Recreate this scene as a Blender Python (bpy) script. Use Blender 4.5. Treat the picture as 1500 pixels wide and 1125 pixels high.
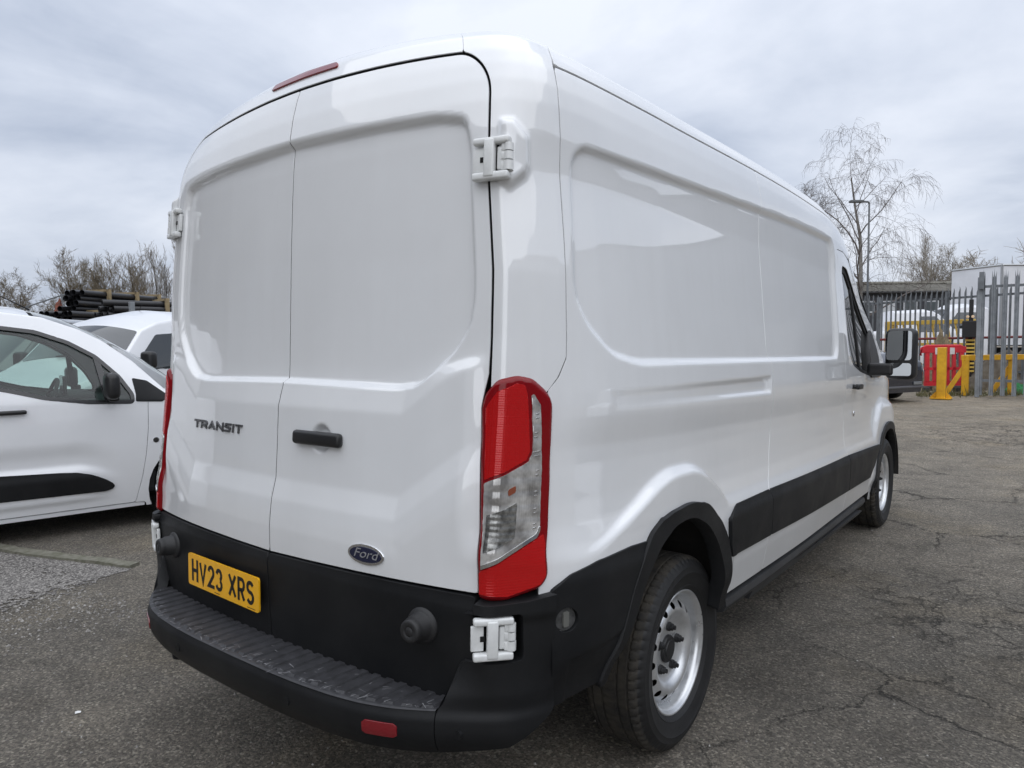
import bpy, bmesh, math, random
import numpy as np
from mathutils import Vector, Matrix
for _o in list(bpy.data.objects): bpy.data.objects.remove(_o)
SC = bpy.context.scene; COL = SC.collection
R = math.radians
# ---------------------------------------------------------------- camera
_cam = bpy.data.cameras.new('camera'); CAM = bpy.data.objects.new('camera', _cam); COL.objects.link(CAM)
_yaw, _pit, _rol = -0.6524, -0.0616, -0.00973
_fw = Vector((math.sin(_yaw)*math.cos(_pit), math.cos(_yaw)*math.cos(_pit), math.sin(_pit)))
_rt = Vector((math.cos(_yaw), -math.sin(_yaw), 0)); _up = _rt.cross(_fw)
_r2 = _rt*math.cos(_rol)+_up*math.sin(_rol); _u2 = _up*math.cos(_rol)-_rt*math.sin(_rol)
CAM.matrix_world = Matrix(((_r2.x, _u2.x, -_fw.x, 2.0169), (_r2.y, _u2.y, -_fw.y, -2.3723), (_r2.z, _u2.z, -_fw.z, 1.4765), (0, 0, 0, 1)))
_cam.sensor_width = 36; _cam.lens = 1052/1500*36; _cam.clip_start = .05; _cam.clip_end = 3000
SC.camera = CAM
# ---------------------------------------------------------------- overcast sky
W = bpy.data.worlds.new('World'); SC.world = W; W.use_nodes = True
_n = W.node_tree.nodes; _l = W.node_tree.links; _n.clear()
def _wn(t, **k):
    n = _n.new(t)
    for a, b in k.items(): setattr(n, a, b)
    return n
def _math(op, a, b=None, c=None):
    n = _wn('ShaderNodeMath', operation=op)
    for i, v in enumerate((a, b, c)):
        if v is None: continue
        if isinstance(v, (int, float)): n.inputs[i].default_value = v
        else: _l.new(v, n.inputs[i])
    return n.outputs[0]
SUN_EL, SUN_AZ = 58, 150
_sky = _wn('ShaderNodeTexSky', sky_type='NISHITA', sun_disc=False, sun_elevation=R(SUN_EL), sun_rotation=R(SUN_AZ), air_density=1.0, dust_density=2.0)
_tc = _wn('ShaderNodeTexCoord'); _sep = _wn('ShaderNodeSeparateXYZ'); _l.new(_tc.outputs['Generated'], _sep.inputs[0])
_z = _math('MAXIMUM', _sep.outputs[2], 0.0)
_den = _math('ADD', _z, 0.30)
_cx = _math('DIVIDE', _sep.outputs[0], _den); _cy = _math('DIVIDE', _sep.outputs[1], _den)
_cmb = _wn('ShaderNodeCombineXYZ'); _l.new(_cx, _cmb.inputs[0]); _l.new(_cy, _cmb.inputs[1])
def _noise(scale, det, rough, dist, seed):
    m = _wn('ShaderNodeMapping'); m.inputs['Location'].default_value = (seed, seed*.7, 0); _l.new(_cmb.outputs[0], m.inputs[0])
    n = _wn('ShaderNodeTexNoise'); _l.new(m.outputs[0], n.inputs['Vector'])
    n.inputs['Scale'].default_value = scale; n.inputs['Detail'].default_value = det; n.inputs['Roughness'].default_value = rough; n.inputs['Distortion'].default_value = dist
    return n.outputs[0]
_na = _noise(1.15, 7, .52, .45, 5.3); _nb = _noise(3.4, 6, .55, .3, 9.1)
_mix = _math('ADD', _math('MULTIPLY', _na, .8), _math('MULTIPLY', _nb, .2))
_ramp = _wn('ShaderNodeValToRGB'); _l.new(_mix, _ramp.inputs[0])
_e = _ramp.color_ramp.elements
_e[0].position = .38; _e[0].color = (.42, .475, .585, 1)
_e[1].position = .62; _e[1].color = (.755, .795, .88, 1)
_m1 = _ramp.color_ramp.elements.new(.50); _m1.color = (.60, .65, .75, 1)
# brighter overhead, as any overcast sky
_grad = _math('ADD', .95, _math('MULTIPLY', _z, .42))
_v = _wn('ShaderNodeVectorMath', operation='SCALE'); _l.new(_ramp.outputs[0], _v.inputs[0]); _l.new(_grad, _v.inputs['Scale'])
_bg1 = _wn('ShaderNodeBackground'); _l.new(_v.outputs[0], _bg1.inputs[0]); _bg1.inputs[1].default_value = .84
_bg2 = _wn('ShaderNodeBackground'); _l.new(_sky.outputs[0], _bg2.inputs[0]); _bg2.inputs[1].default_value = .05
_mx = _wn('ShaderNodeMixShader'); _mx.inputs[0].default_value = .12; _l.new(_bg1.outputs[0], _mx.inputs[1]); _l.new(_bg2.outputs[0], _mx.inputs[2])
_wo = _wn('ShaderNodeOutputWorld'); _l.new(_mx.outputs[0], _wo.inputs[0])
# ---------------------------------------------------------------- hazy sun behind the cloud
_sun = bpy.data.lights.new('sun', 'SUN'); _sun.energy = 1.45; _sun.angle = R(120); _sun.color = (1, .995, .985)
SUN = bpy.data.objects.new('sun', _sun); COL.objects.link(SUN)
_az = R(SUN_AZ); _sd = Vector((math.sin(_az)*math.cos(R(SUN_EL)), math.cos(_az)*math.cos(R(SUN_EL)), math.sin(R(SUN_EL))))
SUN.rotation_euler = (-_sd).to_track_quat('-Z', 'Y').to_euler()
SC.view_settings.view_transform = 'Standard'; SC.view_settings.look = 'None'; SC.view_settings.exposure = 0.50; SC.view_settings.gamma = 1
SC.view_settings.use_curve_mapping = False
SC.render.engine = 'CYCLES'; SC.cycles.max_bounces = 7; SC.cycles.diffuse_bounces = 3; SC.cycles.glossy_bounces = 4; SC.cycles.transparent_max_bounces = 14
# ---------------------------------------------------------------- materials
MATS = {}
def nodes_of(m):
    m.use_nodes = True; return m.node_tree.nodes, m.node_tree.links
def mat(name, col, rough=.5, metal=0, coat=0, coat_r=.04, var=0, vscale=6, bump=0, bscale=200, spec=.5, rvar=0, col2=None, detail=5, trans=0):
    if name in MATS: return MATS[name]
    m = bpy.data.materials.new(name); N, L = nodes_of(m); b = N['Principled BSDF']
    c = tuple(col)+(1,) if len(col) == 3 else col
    b.inputs['Base Color'].default_value = c; b.inputs['Roughness'].default_value = rough; b.inputs['Metallic'].default_value = metal
    b.inputs['Coat Weight'].default_value = coat; b.inputs['Coat Roughness'].default_value = coat_r; b.inputs['Specular IOR Level'].default_value = spec
    if trans: b.inputs['Transmission Weight'].default_value = trans
    tc = N.new('ShaderNodeTexCoord')
    if var or col2 or rvar:
        n = N.new('ShaderNodeTexNoise'); n.inputs['Scale'].default_value = vscale; n.inputs['Detail'].default_value = detail; n.inputs['Roughness'].default_value = .62
        L.new(tc.outputs['Object'], n.inputs['Vector'])
        if var or col2:
            r = N.new('ShaderNodeValToRGB'); L.new(n.outputs[0], r.inputs[0]); e = r.color_ramp.elements
            k = col2 if col2 else tuple(min(1, v*(1-var)) for v in col[:3])
            e[0].position = .35; e[0].color = tuple(k)+(1,); e[1].position = .65; e[1].color = tuple(min(1, v*(1+(0 if col2 else var))) for v in col[:3])+(1,)
            L.new(r.outputs[0], b.inputs['Base Color'])
        if rvar:
            mr = N.new('ShaderNodeMapRange'); L.new(n.outputs[0], mr.inputs[0]); mr.inputs[1].default_value = .3; mr.inputs[2].default_value = .7
            mr.inputs[3].default_value = max(0, rough-rvar); mr.inputs[4].default_value = min(1, rough+rvar); L.new(mr.outputs[0], b.inputs['Roughness'])
    if bump:
        n2 = N.new('ShaderNodeTexNoise'); n2.inputs['Scale'].default_value = bscale; n2.inputs['Detail'].default_value = 4; L.new(tc.outputs['Object'], n2.inputs['Vector'])
        bp = N.new('ShaderNodeBump'); bp.inputs['Strength'].default_value = bump; bp.inputs['Distance'].default_value = .004; L.new(n2.outputs[0], bp.inputs['Height']); L.new(bp.outputs[0], b.inputs['Normal'])
    MATS[name] = m; return m
def glass_mat(name, tint, rough=.0, refl=1.0):
    # thin automotive glass: tinted see-through with real Fresnel reflection
    if name in MATS: return MATS[name]
    m = bpy.data.materials.new(name); N, L = nodes_of(m); N.remove(N['Principled BSDF'])
    t = N.new('ShaderNodeBsdfTransparent'); t.inputs[0].default_value = tuple(tint)+(1,)
    g = N.new('ShaderNodeBsdfGlossy'); g.inputs['Roughness'].default_value = rough; g.inputs[0].default_value = (refl, refl, refl, 1)
    f = N.new('ShaderNodeFresnel'); f.inputs[0].default_value = 1.55
    x = N.new('ShaderNodeMixShader'); L.new(f.outputs[0], x.inputs[0]); L.new(t.outputs[0], x.inputs[1]); L.new(g.outputs[0], x.inputs[2])
    L.new(x.outputs[0], N['Material Output'].inputs[0]); MATS[name] = m; return m
# ---------------------------------------------------------------- objects
ROOTLOC = {}
def root(name, label, cat, loc=(0, 0, 0), group=None):
    o = bpy.data.objects.new(name, None); COL.objects.link(o); o.location = loc; o.empty_display_size = .2
    o['label'] = label; o['category'] = cat
    if group: o['group'] = group
    ROOTLOC[o.name] = np.array(loc, float); return o
def tag(o, label, cat, group=None, kind=None):
    if label: o['label'] = label
    if cat: o['category'] = cat
    if group: o['group'] = group
    if kind: o['kind'] = kind
    return o
def top_of(o):
    while o.parent: o = o.parent
    return o
def obj(name, V, F, m, parent=None, smooth=False, kind=None, label=None):
    """V in world coordinates; a part is stored relative to its thing's base"""
    V = np.asarray(V, float)
    if parent is not None:
        V = V-ROOTLOC.get(top_of(parent).name, np.zeros(3))
    me = bpy.data.meshes.new(name); me.from_pydata(V.tolist(), [], [tuple(int(i) for i in f) for f in F]); me.update()
    if smooth: me.shade_smooth() if hasattr(me, 'shade_smooth') else me.polygons.foreach_set('use_smooth', [True]*len(me.polygons))
    o = bpy.data.objects.new(name, me); COL.objects.link(o)
    if m is not None: me.materials.append(m)
    if parent is not None: o.parent = parent
    if kind: o['kind'] = kind
    if label: o['label'] = label
    return o
def fast_obj(name, V, Q, m, parent=None, smooth=False):
    """quads only, straight into the mesh arrays"""
    V = np.asarray(V, np.float32)
    if parent is not None: V = V-ROOTLOC.get(top_of(parent).name, np.zeros(3)).astype(np.float32)
    Q = np.asarray(Q, np.int32); me = bpy.data.meshes.new(name); me.vertices.add(len(V)); me.vertices.foreach_set('co', V.ravel()); me.loops.add(Q.size); me.loops.foreach_set('vertex_index', Q.ravel())
    me.polygons.add(len(Q)); me.polygons.foreach_set('loop_start', np.arange(0, Q.size, Q.shape[1], dtype=np.int32)); me.polygons.foreach_set('use_smooth', np.full(len(Q), smooth)); me.update(calc_edges=True)
    o = bpy.data.objects.new(name, me); COL.objects.link(o); me.materials.append(m); o.parent = parent; return o
def tubes(groups):
    """many tapering tubes at once: {(points, sides): [(P, R), ...]}"""
    VV = []; QQ = []; k = 0
    for (n, s), L_ in groups.items():
        P = np.array([q[0] for q in L_]); Rr = np.array([q[1] for q in L_]); d = np.empty_like(P); d[:, 1:-1] = P[:, 2:]-P[:, :-2]; d[:, 0] = P[:, 1]-P[:, 0]; d[:, -1] = P[:, -1]-P[:, -2]
        d /= np.linalg.norm(d, axis=2)[..., None]+1e-9; hlp = np.where(np.abs(d[..., 2:3]) < .9, np.array([0, 0, 1.]), np.array([1., 0, 0])); u = np.cross(hlp, d); u /= np.linalg.norm(u, axis=2)[..., None]+1e-9; v = np.cross(d, u)
        A = np.linspace(0, 2*np.pi, s, endpoint=False); V = P[:, :, None, :]+(u[:, :, None, :]*np.cos(A)[:, None]+v[:, :, None, :]*np.sin(A)[:, None])*Rr[:, :, None, None]
        b = len(L_); i = np.arange(b)[:, None, None]*n*s+np.arange(n-1)[None, :, None]*s+np.arange(s); j = np.arange(b)[:, None, None]*n*s+np.arange(n-1)[None, :, None]*s+(np.arange(s)+1) % s
        QQ.append(np.stack([i, j, j+s, i+s], -1).reshape(-1, 4)+k); VV.append(V.reshape(-1, 3)); k += b*n*s
    return np.vstack(VV), np.vstack(QQ)
def base_origin(o, loc):
    """move a one-mesh thing's origin to its base"""
    loc = Vector(loc); o.data.transform(Matrix.Translation(-loc)); o.location = loc; return o
def frame(axis):
    a = np.asarray(axis, float); a = a/np.linalg.norm(a)
    h = np.array([0, 0, 1.]) if abs(a[2]) < .9 else np.array([1., 0, 0])
    u = np.cross(h, a); u /= np.linalg.norm(u); return u, np.cross(a, u), a
class MB:
    """collects simple shapes into one mesh"""
    def __init__(s): s.V = []; s.F = []
    def add(s, V, F):
        k = len(s.V); s.V += [tuple(v) for v in V]; s.F += [tuple(i+k for i in f) for f in F]; return s
    def box(s, c, d, rot=None, bev=0):
        c = np.asarray(c, float); d = np.asarray(d, float)/2
        if bev:
            bm = bmesh.new(); bmesh.ops.create_cube(bm, size=2)
            for v in bm.verts: v.co = Vector((v.co.x*d[0], v.co.y*d[1], v.co.z*d[2]))
            bmesh.ops.bevel(bm, geom=bm.edges[:], offset=min(bev, .98*min(d)), segments=3, affect='EDGES', profile=.5)
            bm.verts.index_update(); P = np.array([v.co[:] for v in bm.verts]); F = [[v.index for v in f.verts] for f in bm.faces]; bm.free()
        else:
            P = np.array([(x, y, z) for x in (-1, 1) for y in (-1, 1) for z in (-1, 1)])*d
            F = [(0, 1, 3, 2), (4, 6, 7, 5), (0, 4, 5, 1), (2, 3, 7, 6), (0, 2, 6, 4), (1, 5, 7, 3)]
        if rot is not None: P = P@np.asarray(rot, float).T
        return s.add(P+c, F)
    def tube(s, a, b, r0, r1=None, n=12, cap=True):
        a = np.asarray(a, float); b = np.asarray(b, float); r1 = r0 if r1 is None else r1
        u, v, w = frame(b-a); A = np.linspace(0, 2*np.pi, n, endpoint=False)
        ring = np.cos(A)[:, None]*u+np.sin(A)[:, None]*v
        V = np.vstack([a+ring*r0, b+ring*r1]); F = [(i, (i+1) % n, n+(i+1) % n, n+i) for i in range(n)]
        if cap: F += [tuple(range(n))[::-1], tuple(range(n, 2*n))]
        return s.add(V, F)
    def path(s, P, rad, n=6):
        P = [np.asarray(q, float) for q in P]
        if np.isscalar(rad): rad = [rad]*len(P)
        A = np.linspace(0, 2*np.pi, n, endpoint=False); V = []; F = []
        for i, q in enumerate(P):
            d = P[min(i+1, len(P)-1)]-P[max(i-1, 0)]; u, v, w = frame(d)
            V += list(q+(np.cos(A)[:, None]*u+np.sin(A)[:, None]*v)*rad[i])
        for i in range(len(P)-1):
            for j in range(n): F.append((i*n+j, i*n+(j+1) % n, (i+1)*n+(j+1) % n, (i+1)*n+j))
        F += [tuple(range(n))[::-1], tuple(range((len(P)-1)*n, len(P)*n))]
        return s.add(V, F)
    def lathe(s, prof, c, axis, n=48, close=False):
        """prof: (radius, along axis)"""
        u, v, w = frame(axis); c = np.asarray(c, float); A = np.linspace(0, 2*np.pi, n, endpoint=False); V = []; F = []
        for r, h in prof: V += list(c+w*h+(np.cos(A)[:, None]*u+np.sin(A)[:, None]*v)*r)
        for i in range(len(prof)-1):
            for j in range(n): F.append((i*n+j, i*n+(j+1) % n, (i+1)*n+(j+1) % n, (i+1)*n+j))
        if close: F += [tuple(range(n))[::-1], tuple(range((len(prof)-1)*n, len(prof)*n))]
        return s.add(V, F)
    def prism(s, poly, o, u, v, th):
        """2-D polygon in the plane (o; u, v), extruded by th along u x v"""
        o, u, v = (np.asarray(q, float) for q in (o, u, v)); w = np.cross(u, v); n = len(poly)
        A = [o+u*a+v*b for a, b in poly]; B = [q+w*th for q in A]
        return s.add(A+B, [tuple(range(n))[::-1], tuple(range(n, 2*n))]+[(i, (i+1) % n, n+(i+1) % n, n+i) for i in range(n)])
    def grid(s, P, flip=False):
        P = np.asarray(P, float); a, b = P.shape[:2]
        F = [(i*b+j, i*b+j+1, (i+1)*b+j+1, (i+1)*b+j) for i in range(a-1) for j in range(b-1)]
        if flip: F = [f[::-1] for f in F]
        return s.add(P.reshape(-1, 3), F)
    def build(s, name, m, parent=None, smooth=False, **k): return obj(name, s.V, s.F, m, parent, smooth, **k)
def auto_smooth(o, deg=35):
    me = o.data; me.polygons.foreach_set('use_smooth', [True]*len(me.polygons))
    bm = bmesh.new(); bm.from_mesh(me); c = math.cos(R(deg))
    for e in bm.edges:
        if len(e.link_faces) == 2 and e.link_faces[0].normal.dot(e.link_faces[1].normal) < c: e.smooth = False
    bm.to_mesh(me); bm.free(); return o
# ---------------------------------------------------------------- clipped panels on curved surfaces
def sd_poly(S, T, pts):
    """signed distance to a polygon, positive inside"""
    P = np.asarray(pts, float); sh = S.shape; x = S.ravel(); y = T.ravel(); d = np.full(x.shape, 1e9); ins = np.zeros(x.shape, bool)
    for i in range(len(P)):
        a = P[i]; b = P[i-1]; e = b-a; w0 = x-a[0]; w1 = y-a[1]
        h = np.clip((w0*e[0]+w1*e[1])/(e@e+1e-15), 0, 1); d = np.minimum(d, (w0-h*e[0])**2+(w1-h*e[1])**2)
        c = (a[1] > y) != (b[1] > y)
        ins ^= c & (x < (b[0]-a[0])*(y-a[1])/(b[1]-a[1]+1e-15)+a[0])
    d = np.sqrt(d); return np.where(ins, d, -d).reshape(sh)
def panel(name, surf, sdf, s0, s1, t0, t1, ds, dt, m, parent, depth=.018, flip=False, smooth=True, kind=None, label=None, edge=None):
    """part of the surface surf(s,t) where sdf(s,t) > 0, cut clean along the zero line, with a turned-in edge"""
    ns = max(2, int(round((s1-s0)/ds))+1); nt = max(2, int(round((t1-t0)/dt))+1)
    s = np.linspace(s0, s1, ns); t = np.linspace(t0, t1, nt); S, T = np.meshgrid(s, t, indexing='ij'); G = sdf(S, T).astype(float)
    hs = s[1]-s[0]; ht = t[1]-t[0]; e = 1e-4
    # pull grid points that lie almost on the outline onto it, so that no slivers are cut
    near = np.abs(G) < .3*min(hs, ht)
    if near.any():
        a, b = S[near], T[near]; g = G[near]; gs = (sdf(a+e, b)-sdf(a-e, b))/(2*e); gt = (sdf(a, b+e)-sdf(a, b-e))/(2*e); q = gs**2+gt**2+1e-9
        ok = q > .3
        a = np.where(ok, a-np.clip(g*gs/q, -.3*hs, .3*hs), a); b = np.where(ok, b-np.clip(g*gt/q, -.3*ht, .3*ht), b)
        S[near] = np.clip(a, s0, s1); T[near] = np.clip(b, t0, t1); G[near] = np.where(ok, 0, g)
    inside = G >= 0; idx = -np.ones(S.shape, int); use = np.zeros(S.shape, bool)
    full = inside[:-1, :-1] & inside[1:, :-1] & inside[1:, 1:] & inside[:-1, 1:]
    anyc = inside[:-1, :-1] | inside[1:, :-1] | inside[1:, 1:] | inside[:-1, 1:]
    cut = anyc & ~full
    for di, dj in ((0, 0), (1, 0), (1, 1), (0, 1)):
        use[di:ns-1+di, dj:nt-1+dj] |= full | cut
    use &= inside
    idx[use] = np.arange(use.sum()); ps = list(S[use]); pt = list(T[use])
    ii, jj = np.where(full)
    F = np.stack([idx[ii, jj], idx[ii+1, jj], idx[ii+1, jj+1], idx[ii, jj+1]], 1).tolist()
    cr = {}
    def cross(p, q):
        k = (p, q) if p < q else (q, p)
        if k not in cr:
            ga, gb = G[k[0]], G[k[1]]; f = ga/(ga-gb) if ga != gb else .5; f = min(max(f, 0), 1)
            cr[k] = len(ps); ps.append(S[k[0]]+(S[k[1]]-S[k[0]])*f); pt.append(T[k[0]]+(T[k[1]]-T[k[0]])*f)
        return cr[k]
    for i, j in zip(*np.where(cut)):
        c = ((i, j), (i+1, j), (i+1, j+1), (i, j+1)); f = []
        for k in range(4):
            a, b = c[k], c[(k+1) % 4]
            if inside[a]: f.append(idx[a])
            if inside[a] != inside[b]:
                if not ((inside[a] and G[a] == 0) or (inside[b] and G[b] == 0)): f.append(cross(a, b))
        g = []
        for v in f:
            if v not in g: g.append(v)
        if len(g) > 2: F.append(g)
    ps = np.array(ps); pt = np.array(pt)
    V = np.stack(surf(ps, pt), 1); e = 2e-3
    # boundary -> turned-in edge
    cnt = {}
    for f in F:
        for a, b in zip(f, list(f[1:])+[f[0]]): cnt[(a, b)] = cnt.get((a, b), 0)+1
    bd = [(a, b) for (a, b) in cnt if (b, a) not in cnt]
    if depth and bd:
        bv = sorted({a for q in bd for a in q}); bi = np.array(bv)
        n = np.cross(np.stack(surf(ps[bi]+e, pt[bi]), 1)-np.stack(surf(ps[bi]-e, pt[bi]), 1), np.stack(surf(ps[bi], pt[bi]+e), 1)-np.stack(surf(ps[bi], pt[bi]-e), 1))
        n /= np.linalg.norm(n, axis=1)[:, None]+1e-12
        if flip: n = -n
        # outward in-surface direction of the outline, for a small rolled edge
        tg = np.zeros((len(V), 3))
        for a, b in bd: d = V[b]-V[a]; tg[a] += d; tg[b] += d
        tg = tg[bi]; tg /= np.linalg.norm(tg, axis=1)[:, None]+1e-12
        out = np.cross(tg, n)*(-1 if flip else 1)
        rr = min(.0022, depth*.3); k = len(V); nb = len(bi); pos = {v: i for i, v in enumerate(bv)}
        V = np.vstack([V, V[bi], V[bi]+out*rr*.6-n*rr, V[bi]+out*rr*.6-n*depth])
        for a, b in bd:
            i, j = pos[a], pos[b]
            F.append((k+j, k+i, k+nb+i, k+nb+j))
        n_face = len(F)
        for a, b in bd:
            i, j = pos[a], pos[b]; F.append((k+nb+j, k+nb+i, k+2*nb+i, k+2*nb+j))
    else: n_face = len(F)
    if flip: F = [f[::-1] for f in F]
    o = obj(name, V, F, m, parent, smooth, kind=kind, label=label)
    if edge is not None and n_face < len(F):
        o.data.materials.append(edge); mi = np.zeros(len(F), int); mi[n_face:] = 1; o.data.polygons.foreach_set('material_index', mi.tolist())
    return o
    return obj(name, V, F, m, parent, smooth, kind=kind, label=label)
def smooth_poly(pts, r=.02, n=5):
    """round the corners of a polygon"""
    P = [np.array(q, float) for q in pts]; out = []
    for i in range(len(P)):
        a, b, c = P[i-1], P[i], P[(i+1) % len(P)]; la = np.linalg.norm(a-b); lc = np.linalg.norm(c-b); q = min(r, .45*la, .45*lc)
        p0 = b+(a-b)/la*q; p1 = b+(c-b)/lc*q
        for k in range(n+1): u = k/n; out.append(tuple((1-u)**2*p0+2*u*(1-u)*b+u*u*p1))
    return out
# ---------------------------------------------------------------- lettering as flat ribbons
def arc(cx, cy, rx, ry, a0, a1, n=9): return [(cx+rx*math.cos(R(a0+(a1-a0)*i/n)), cy+ry*math.sin(R(a0+(a1-a0)*i/n))) for i in range(n+1)]
GLY = {  # strokes in a 1 x 1 box (outer edge)
 'H': [[(0, 0), (0, 1)], [(1, 0), (1, 1)], [(0, .5), (1, .5)]], 'V': [[(0, 1), (.5, 0), (1, 1)]],
 '2': [arc(.5, .72, .5, .28, 165, -35, 10)+[(.0, 0), (1, 0)]],
 '3': [arc(.48, .745, .47, .255, 160, -90, 10)+arc(.48, .245, .52, .245, 90, -160, 10)],
 'X': [[(0, 0), (1, 1)], [(0, 1), (1, 0)]], 'R': [[(0, 0), (0, 1), (.5, 1)]+arc(.58, .73, .42, .27, 88, -88, 9)+[(.5, .46), (0, .46)], [(.45, .46), (1, 0)]],
 'S': [arc(.5, .76, .5, .24, 32, 270, 12)+arc(.5, .26, .5, .26, 88, -148, 12)], 's': [[(1, 1), (.12, 1), (0, .62), (.95, .42), (.86, 0), (-.1, 0)]],
 'T': [[(0, 1), (1, 1)], [(.5, 1), (.5, 0)]], 'A': [[(0, 0), (.5, 1), (1, 0)], [(.2, .32), (.85, .32)]], 'N': [[(0, 0), (0, 1), (1, 0), (1, 1)]], 'I': [[(.5, 0), (.5, 1)]]}
def ribbon(pts, w):
    P = [np.array(q, float) for q in pts]; L = []; Rr = []
    for i in range(len(P)):
        d0 = P[i]-P[i-1] if i else None; d1 = P[i+1]-P[i] if i < len(P)-1 else None
        ds = [d/np.linalg.norm(d) for d in (d0, d1) if d is not None]
        n = sum(np.array([-d[1], d[0]]) for d in ds); n /= np.linalg.norm(n)
        c = abs(n@np.array([-ds[0][1], ds[0][0]])); n = n*(w/2)/max(c, .42)
        L.append(P[i]+n); Rr.append(P[i]-n)
    return L, Rr
def letters(text, h, widths, sw, gap, shear=0):
    """list of (quad strips) -> 2-D verts and faces of a line of lettering starting at 0,0"""
    V = []; F = []; x = 0
    for ch in text:
        if ch == ' ': x += widths.get(' ', h*.35); continue
        w = widths.get(ch, widths['']); 
        for st in GLY[ch]:
            pts = [(x+sw/2+a*(w-sw), sw/2+b*(h-sw)) for a, b in st]
            # open ends run to the outer edge
            pts = [np.array(q) for q in pts]
            for e0, e1 in ((0, 1), (-1, -2)):
                d = pts[e0]-pts[e1]; d = d/np.linalg.norm(d); pts[e0] = pts[e0]+d*sw*.5*(1 if abs(d[0]) < .2 or abs(d[1]) < .2 else .35)
            L, Rr = ribbon(pts, sw); k = len(V); n = len(L)
            for q in L+Rr: V.append((q[0]+shear*q[1], q[1]))
            F += [(k+i, k+n+i, k+n+i+1, k+i+1) for i in range(n-1)]
        x += w+gap
    return np.array(V), F, x-gap
def letter_parts(name, text, h, widths, sw, gap, place, m, parent, th, shear=0, total=None):
    """a line of lettering, every character a part of its own"""
    full = letters(text, h, widths, sw, gap, shear)[2]; k = (total or full)/full; x = 0
    for ch in text:
        if ch == ' ': x += widths.get(' ', h*.35); continue
        V, F, w = letters(ch, h, widths, sw, gap, shear); V = (V+np.array([x, 0]))*np.array([k, 1]); emboss(name, V, F, place, m, parent, th); x += widths.get(ch, widths[''])+gap
    return full*k
def emboss(name, V2, F2, place, m, parent, th=.003):
    """letters laid on a surface: place(u, v, lift) -> xyz arrays"""
    n = len(V2); A = np.stack(place(V2[:, 0], V2[:, 1], np.full(n, th)), 1); B = np.stack(place(V2[:, 0], V2[:, 1], np.full(n, -.001)), 1)
    V = np.vstack([A, B]); F = [tuple(f) for f in F2]; cnt = set()
    for f in F2:
        for a, b in zip(f, f[1:]+f[:1]): cnt.add((a, b))
    F += [(b, a, a+n, b+n) for a, b in cnt if (b, a) not in cnt]
    return obj(name, V, F, m, parent)
def behind(px, depth, py=450):
    """ground point below the given direction of view, at the given depth"""
    mw = CAM.matrix_world; d = -mw.col[2].xyz+mw.col[0].xyz*((px-750)/1052)-mw.col[1].xyz*((py-562.5)/1052); P = Vector((2.0169, -2.3723, 1.4765))+d*depth; return (P.x, P.y, 0)
# ---------------------------------------------------------------- van body surface (van frame: +x right side, +y forward, rear axle at y=0)
def _sm(a,b,x):
    u=np.clip((np.asarray(x,float)-a)/(b-a),0,1); return u*u*(3-2*u)
def _curve(pts,sig,n=9000):
    P=np.array(pts,float); d=np.r_[0,np.cumsum(np.hypot(*np.diff(P,axis=0).T))]
    L=d[-1]; u=np.linspace(0,L,n); h=u[1]-u[0]
    C=np.stack([np.interp(u,d,P[:,i]) for i in (0,1)],1)
    k=max(1,int(sig/h)); ker=np.exp(-.5*(np.arange(-3*k,3*k+1)/k)**2); ker/=ker.sum()
    # mirror-extend at the rear centre, linear at the far end
    E=3*k
    lo=C[1:E+1][::-1].copy(); lo[:,0]*=-1
    st=C[-1]-C[-2]; hi=C[-1]+st*np.arange(1,E+1)[:,None]
    X=np.vstack([lo,C,hi])
    return u,np.stack([np.convolve(X[:,i],ker,'valid') for i in (0,1)],1)
# plan outline, x as a fraction of the half width, y for the z = 1.3 section
_rear=[(0,-1.0),(.2,-.9965),(.4,-.987),(.54,-.9765),(.66,-.965),(.76,-.952),(.83,-.941)]
_lowpts=_rear+[(.868,-.9345),(.880,-.926),(.905,-.885),(.928,-.84),(.948,-.785),(.964,-.715),(.979,-.6),(.99,-.45),(1.0,-.2),(1.0,.2),(1.0,5.2)]
_uppts=_rear+[(.875,-.931),(.915,-.915),(.945,-.885),(.964,-.84),(.977,-.77),(.987,-.67),(.994,-.52),(1.0,-.25),(1.0,.2),(1.0,5.2)]
_u1,_c1=_curve(_lowpts,.007); _u2,_c2=_curve(_uppts,.030)
_u2=_u2*(_u1[-1]/_u2[-1])
SMAX=_u1[-1]-.05
_prof=np.array([ # t, z, half width, rear centre y
(.20,.20,.97,-1.01),(.40,.40,.985,-1.02),(.48,.48,1.0,-1.03),(.60,.60,1.022,-1.042),(.72,.72,1.032,-1.048),(.80,.80,1.034,-1.051),(.845,.845,1.031,-1.052),
(.885,.885,1.016,-1.0495),(.935,.935,1.006,-1.0445),(.95,.95,1.004,-1.0405),(1.0,1.0,1.0,-1.0280),(1.1,1.1,.997,-1.0235),(1.15,1.15,.999,-1.022),(1.205,1.205,1.009,-1.020),(1.235,1.235,1.0135,-1.0190),
(1.265,1.265,1.0145,-1.0112),(1.306,1.306,1.0127,-1.0005),(1.36,1.36,1.008,-.9985),(1.45,1.45,1.0,-.9975),(1.6,1.6,.985,-.996),(1.75,1.75,.9695,-.994),(1.9,1.9,.952,-.990),(2.0,2.0,.949,-.986),
(2.08,2.08,.941,-.978),(2.14,2.137,.931,-.967),(2.19,2.185,.917,-.952),(2.23,2.227,.898,-.935),(2.28,2.274,.862,-.908),(2.33,2.302,.808,-.87),(2.40,2.322,.72,-.81),(2.60,2.328,.5,-.6),(2.85,2.33,.25,-.35),(3.10,2.332,0.0,-.2)])
_tt=np.linspace(.2,3.1,2901)
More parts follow.
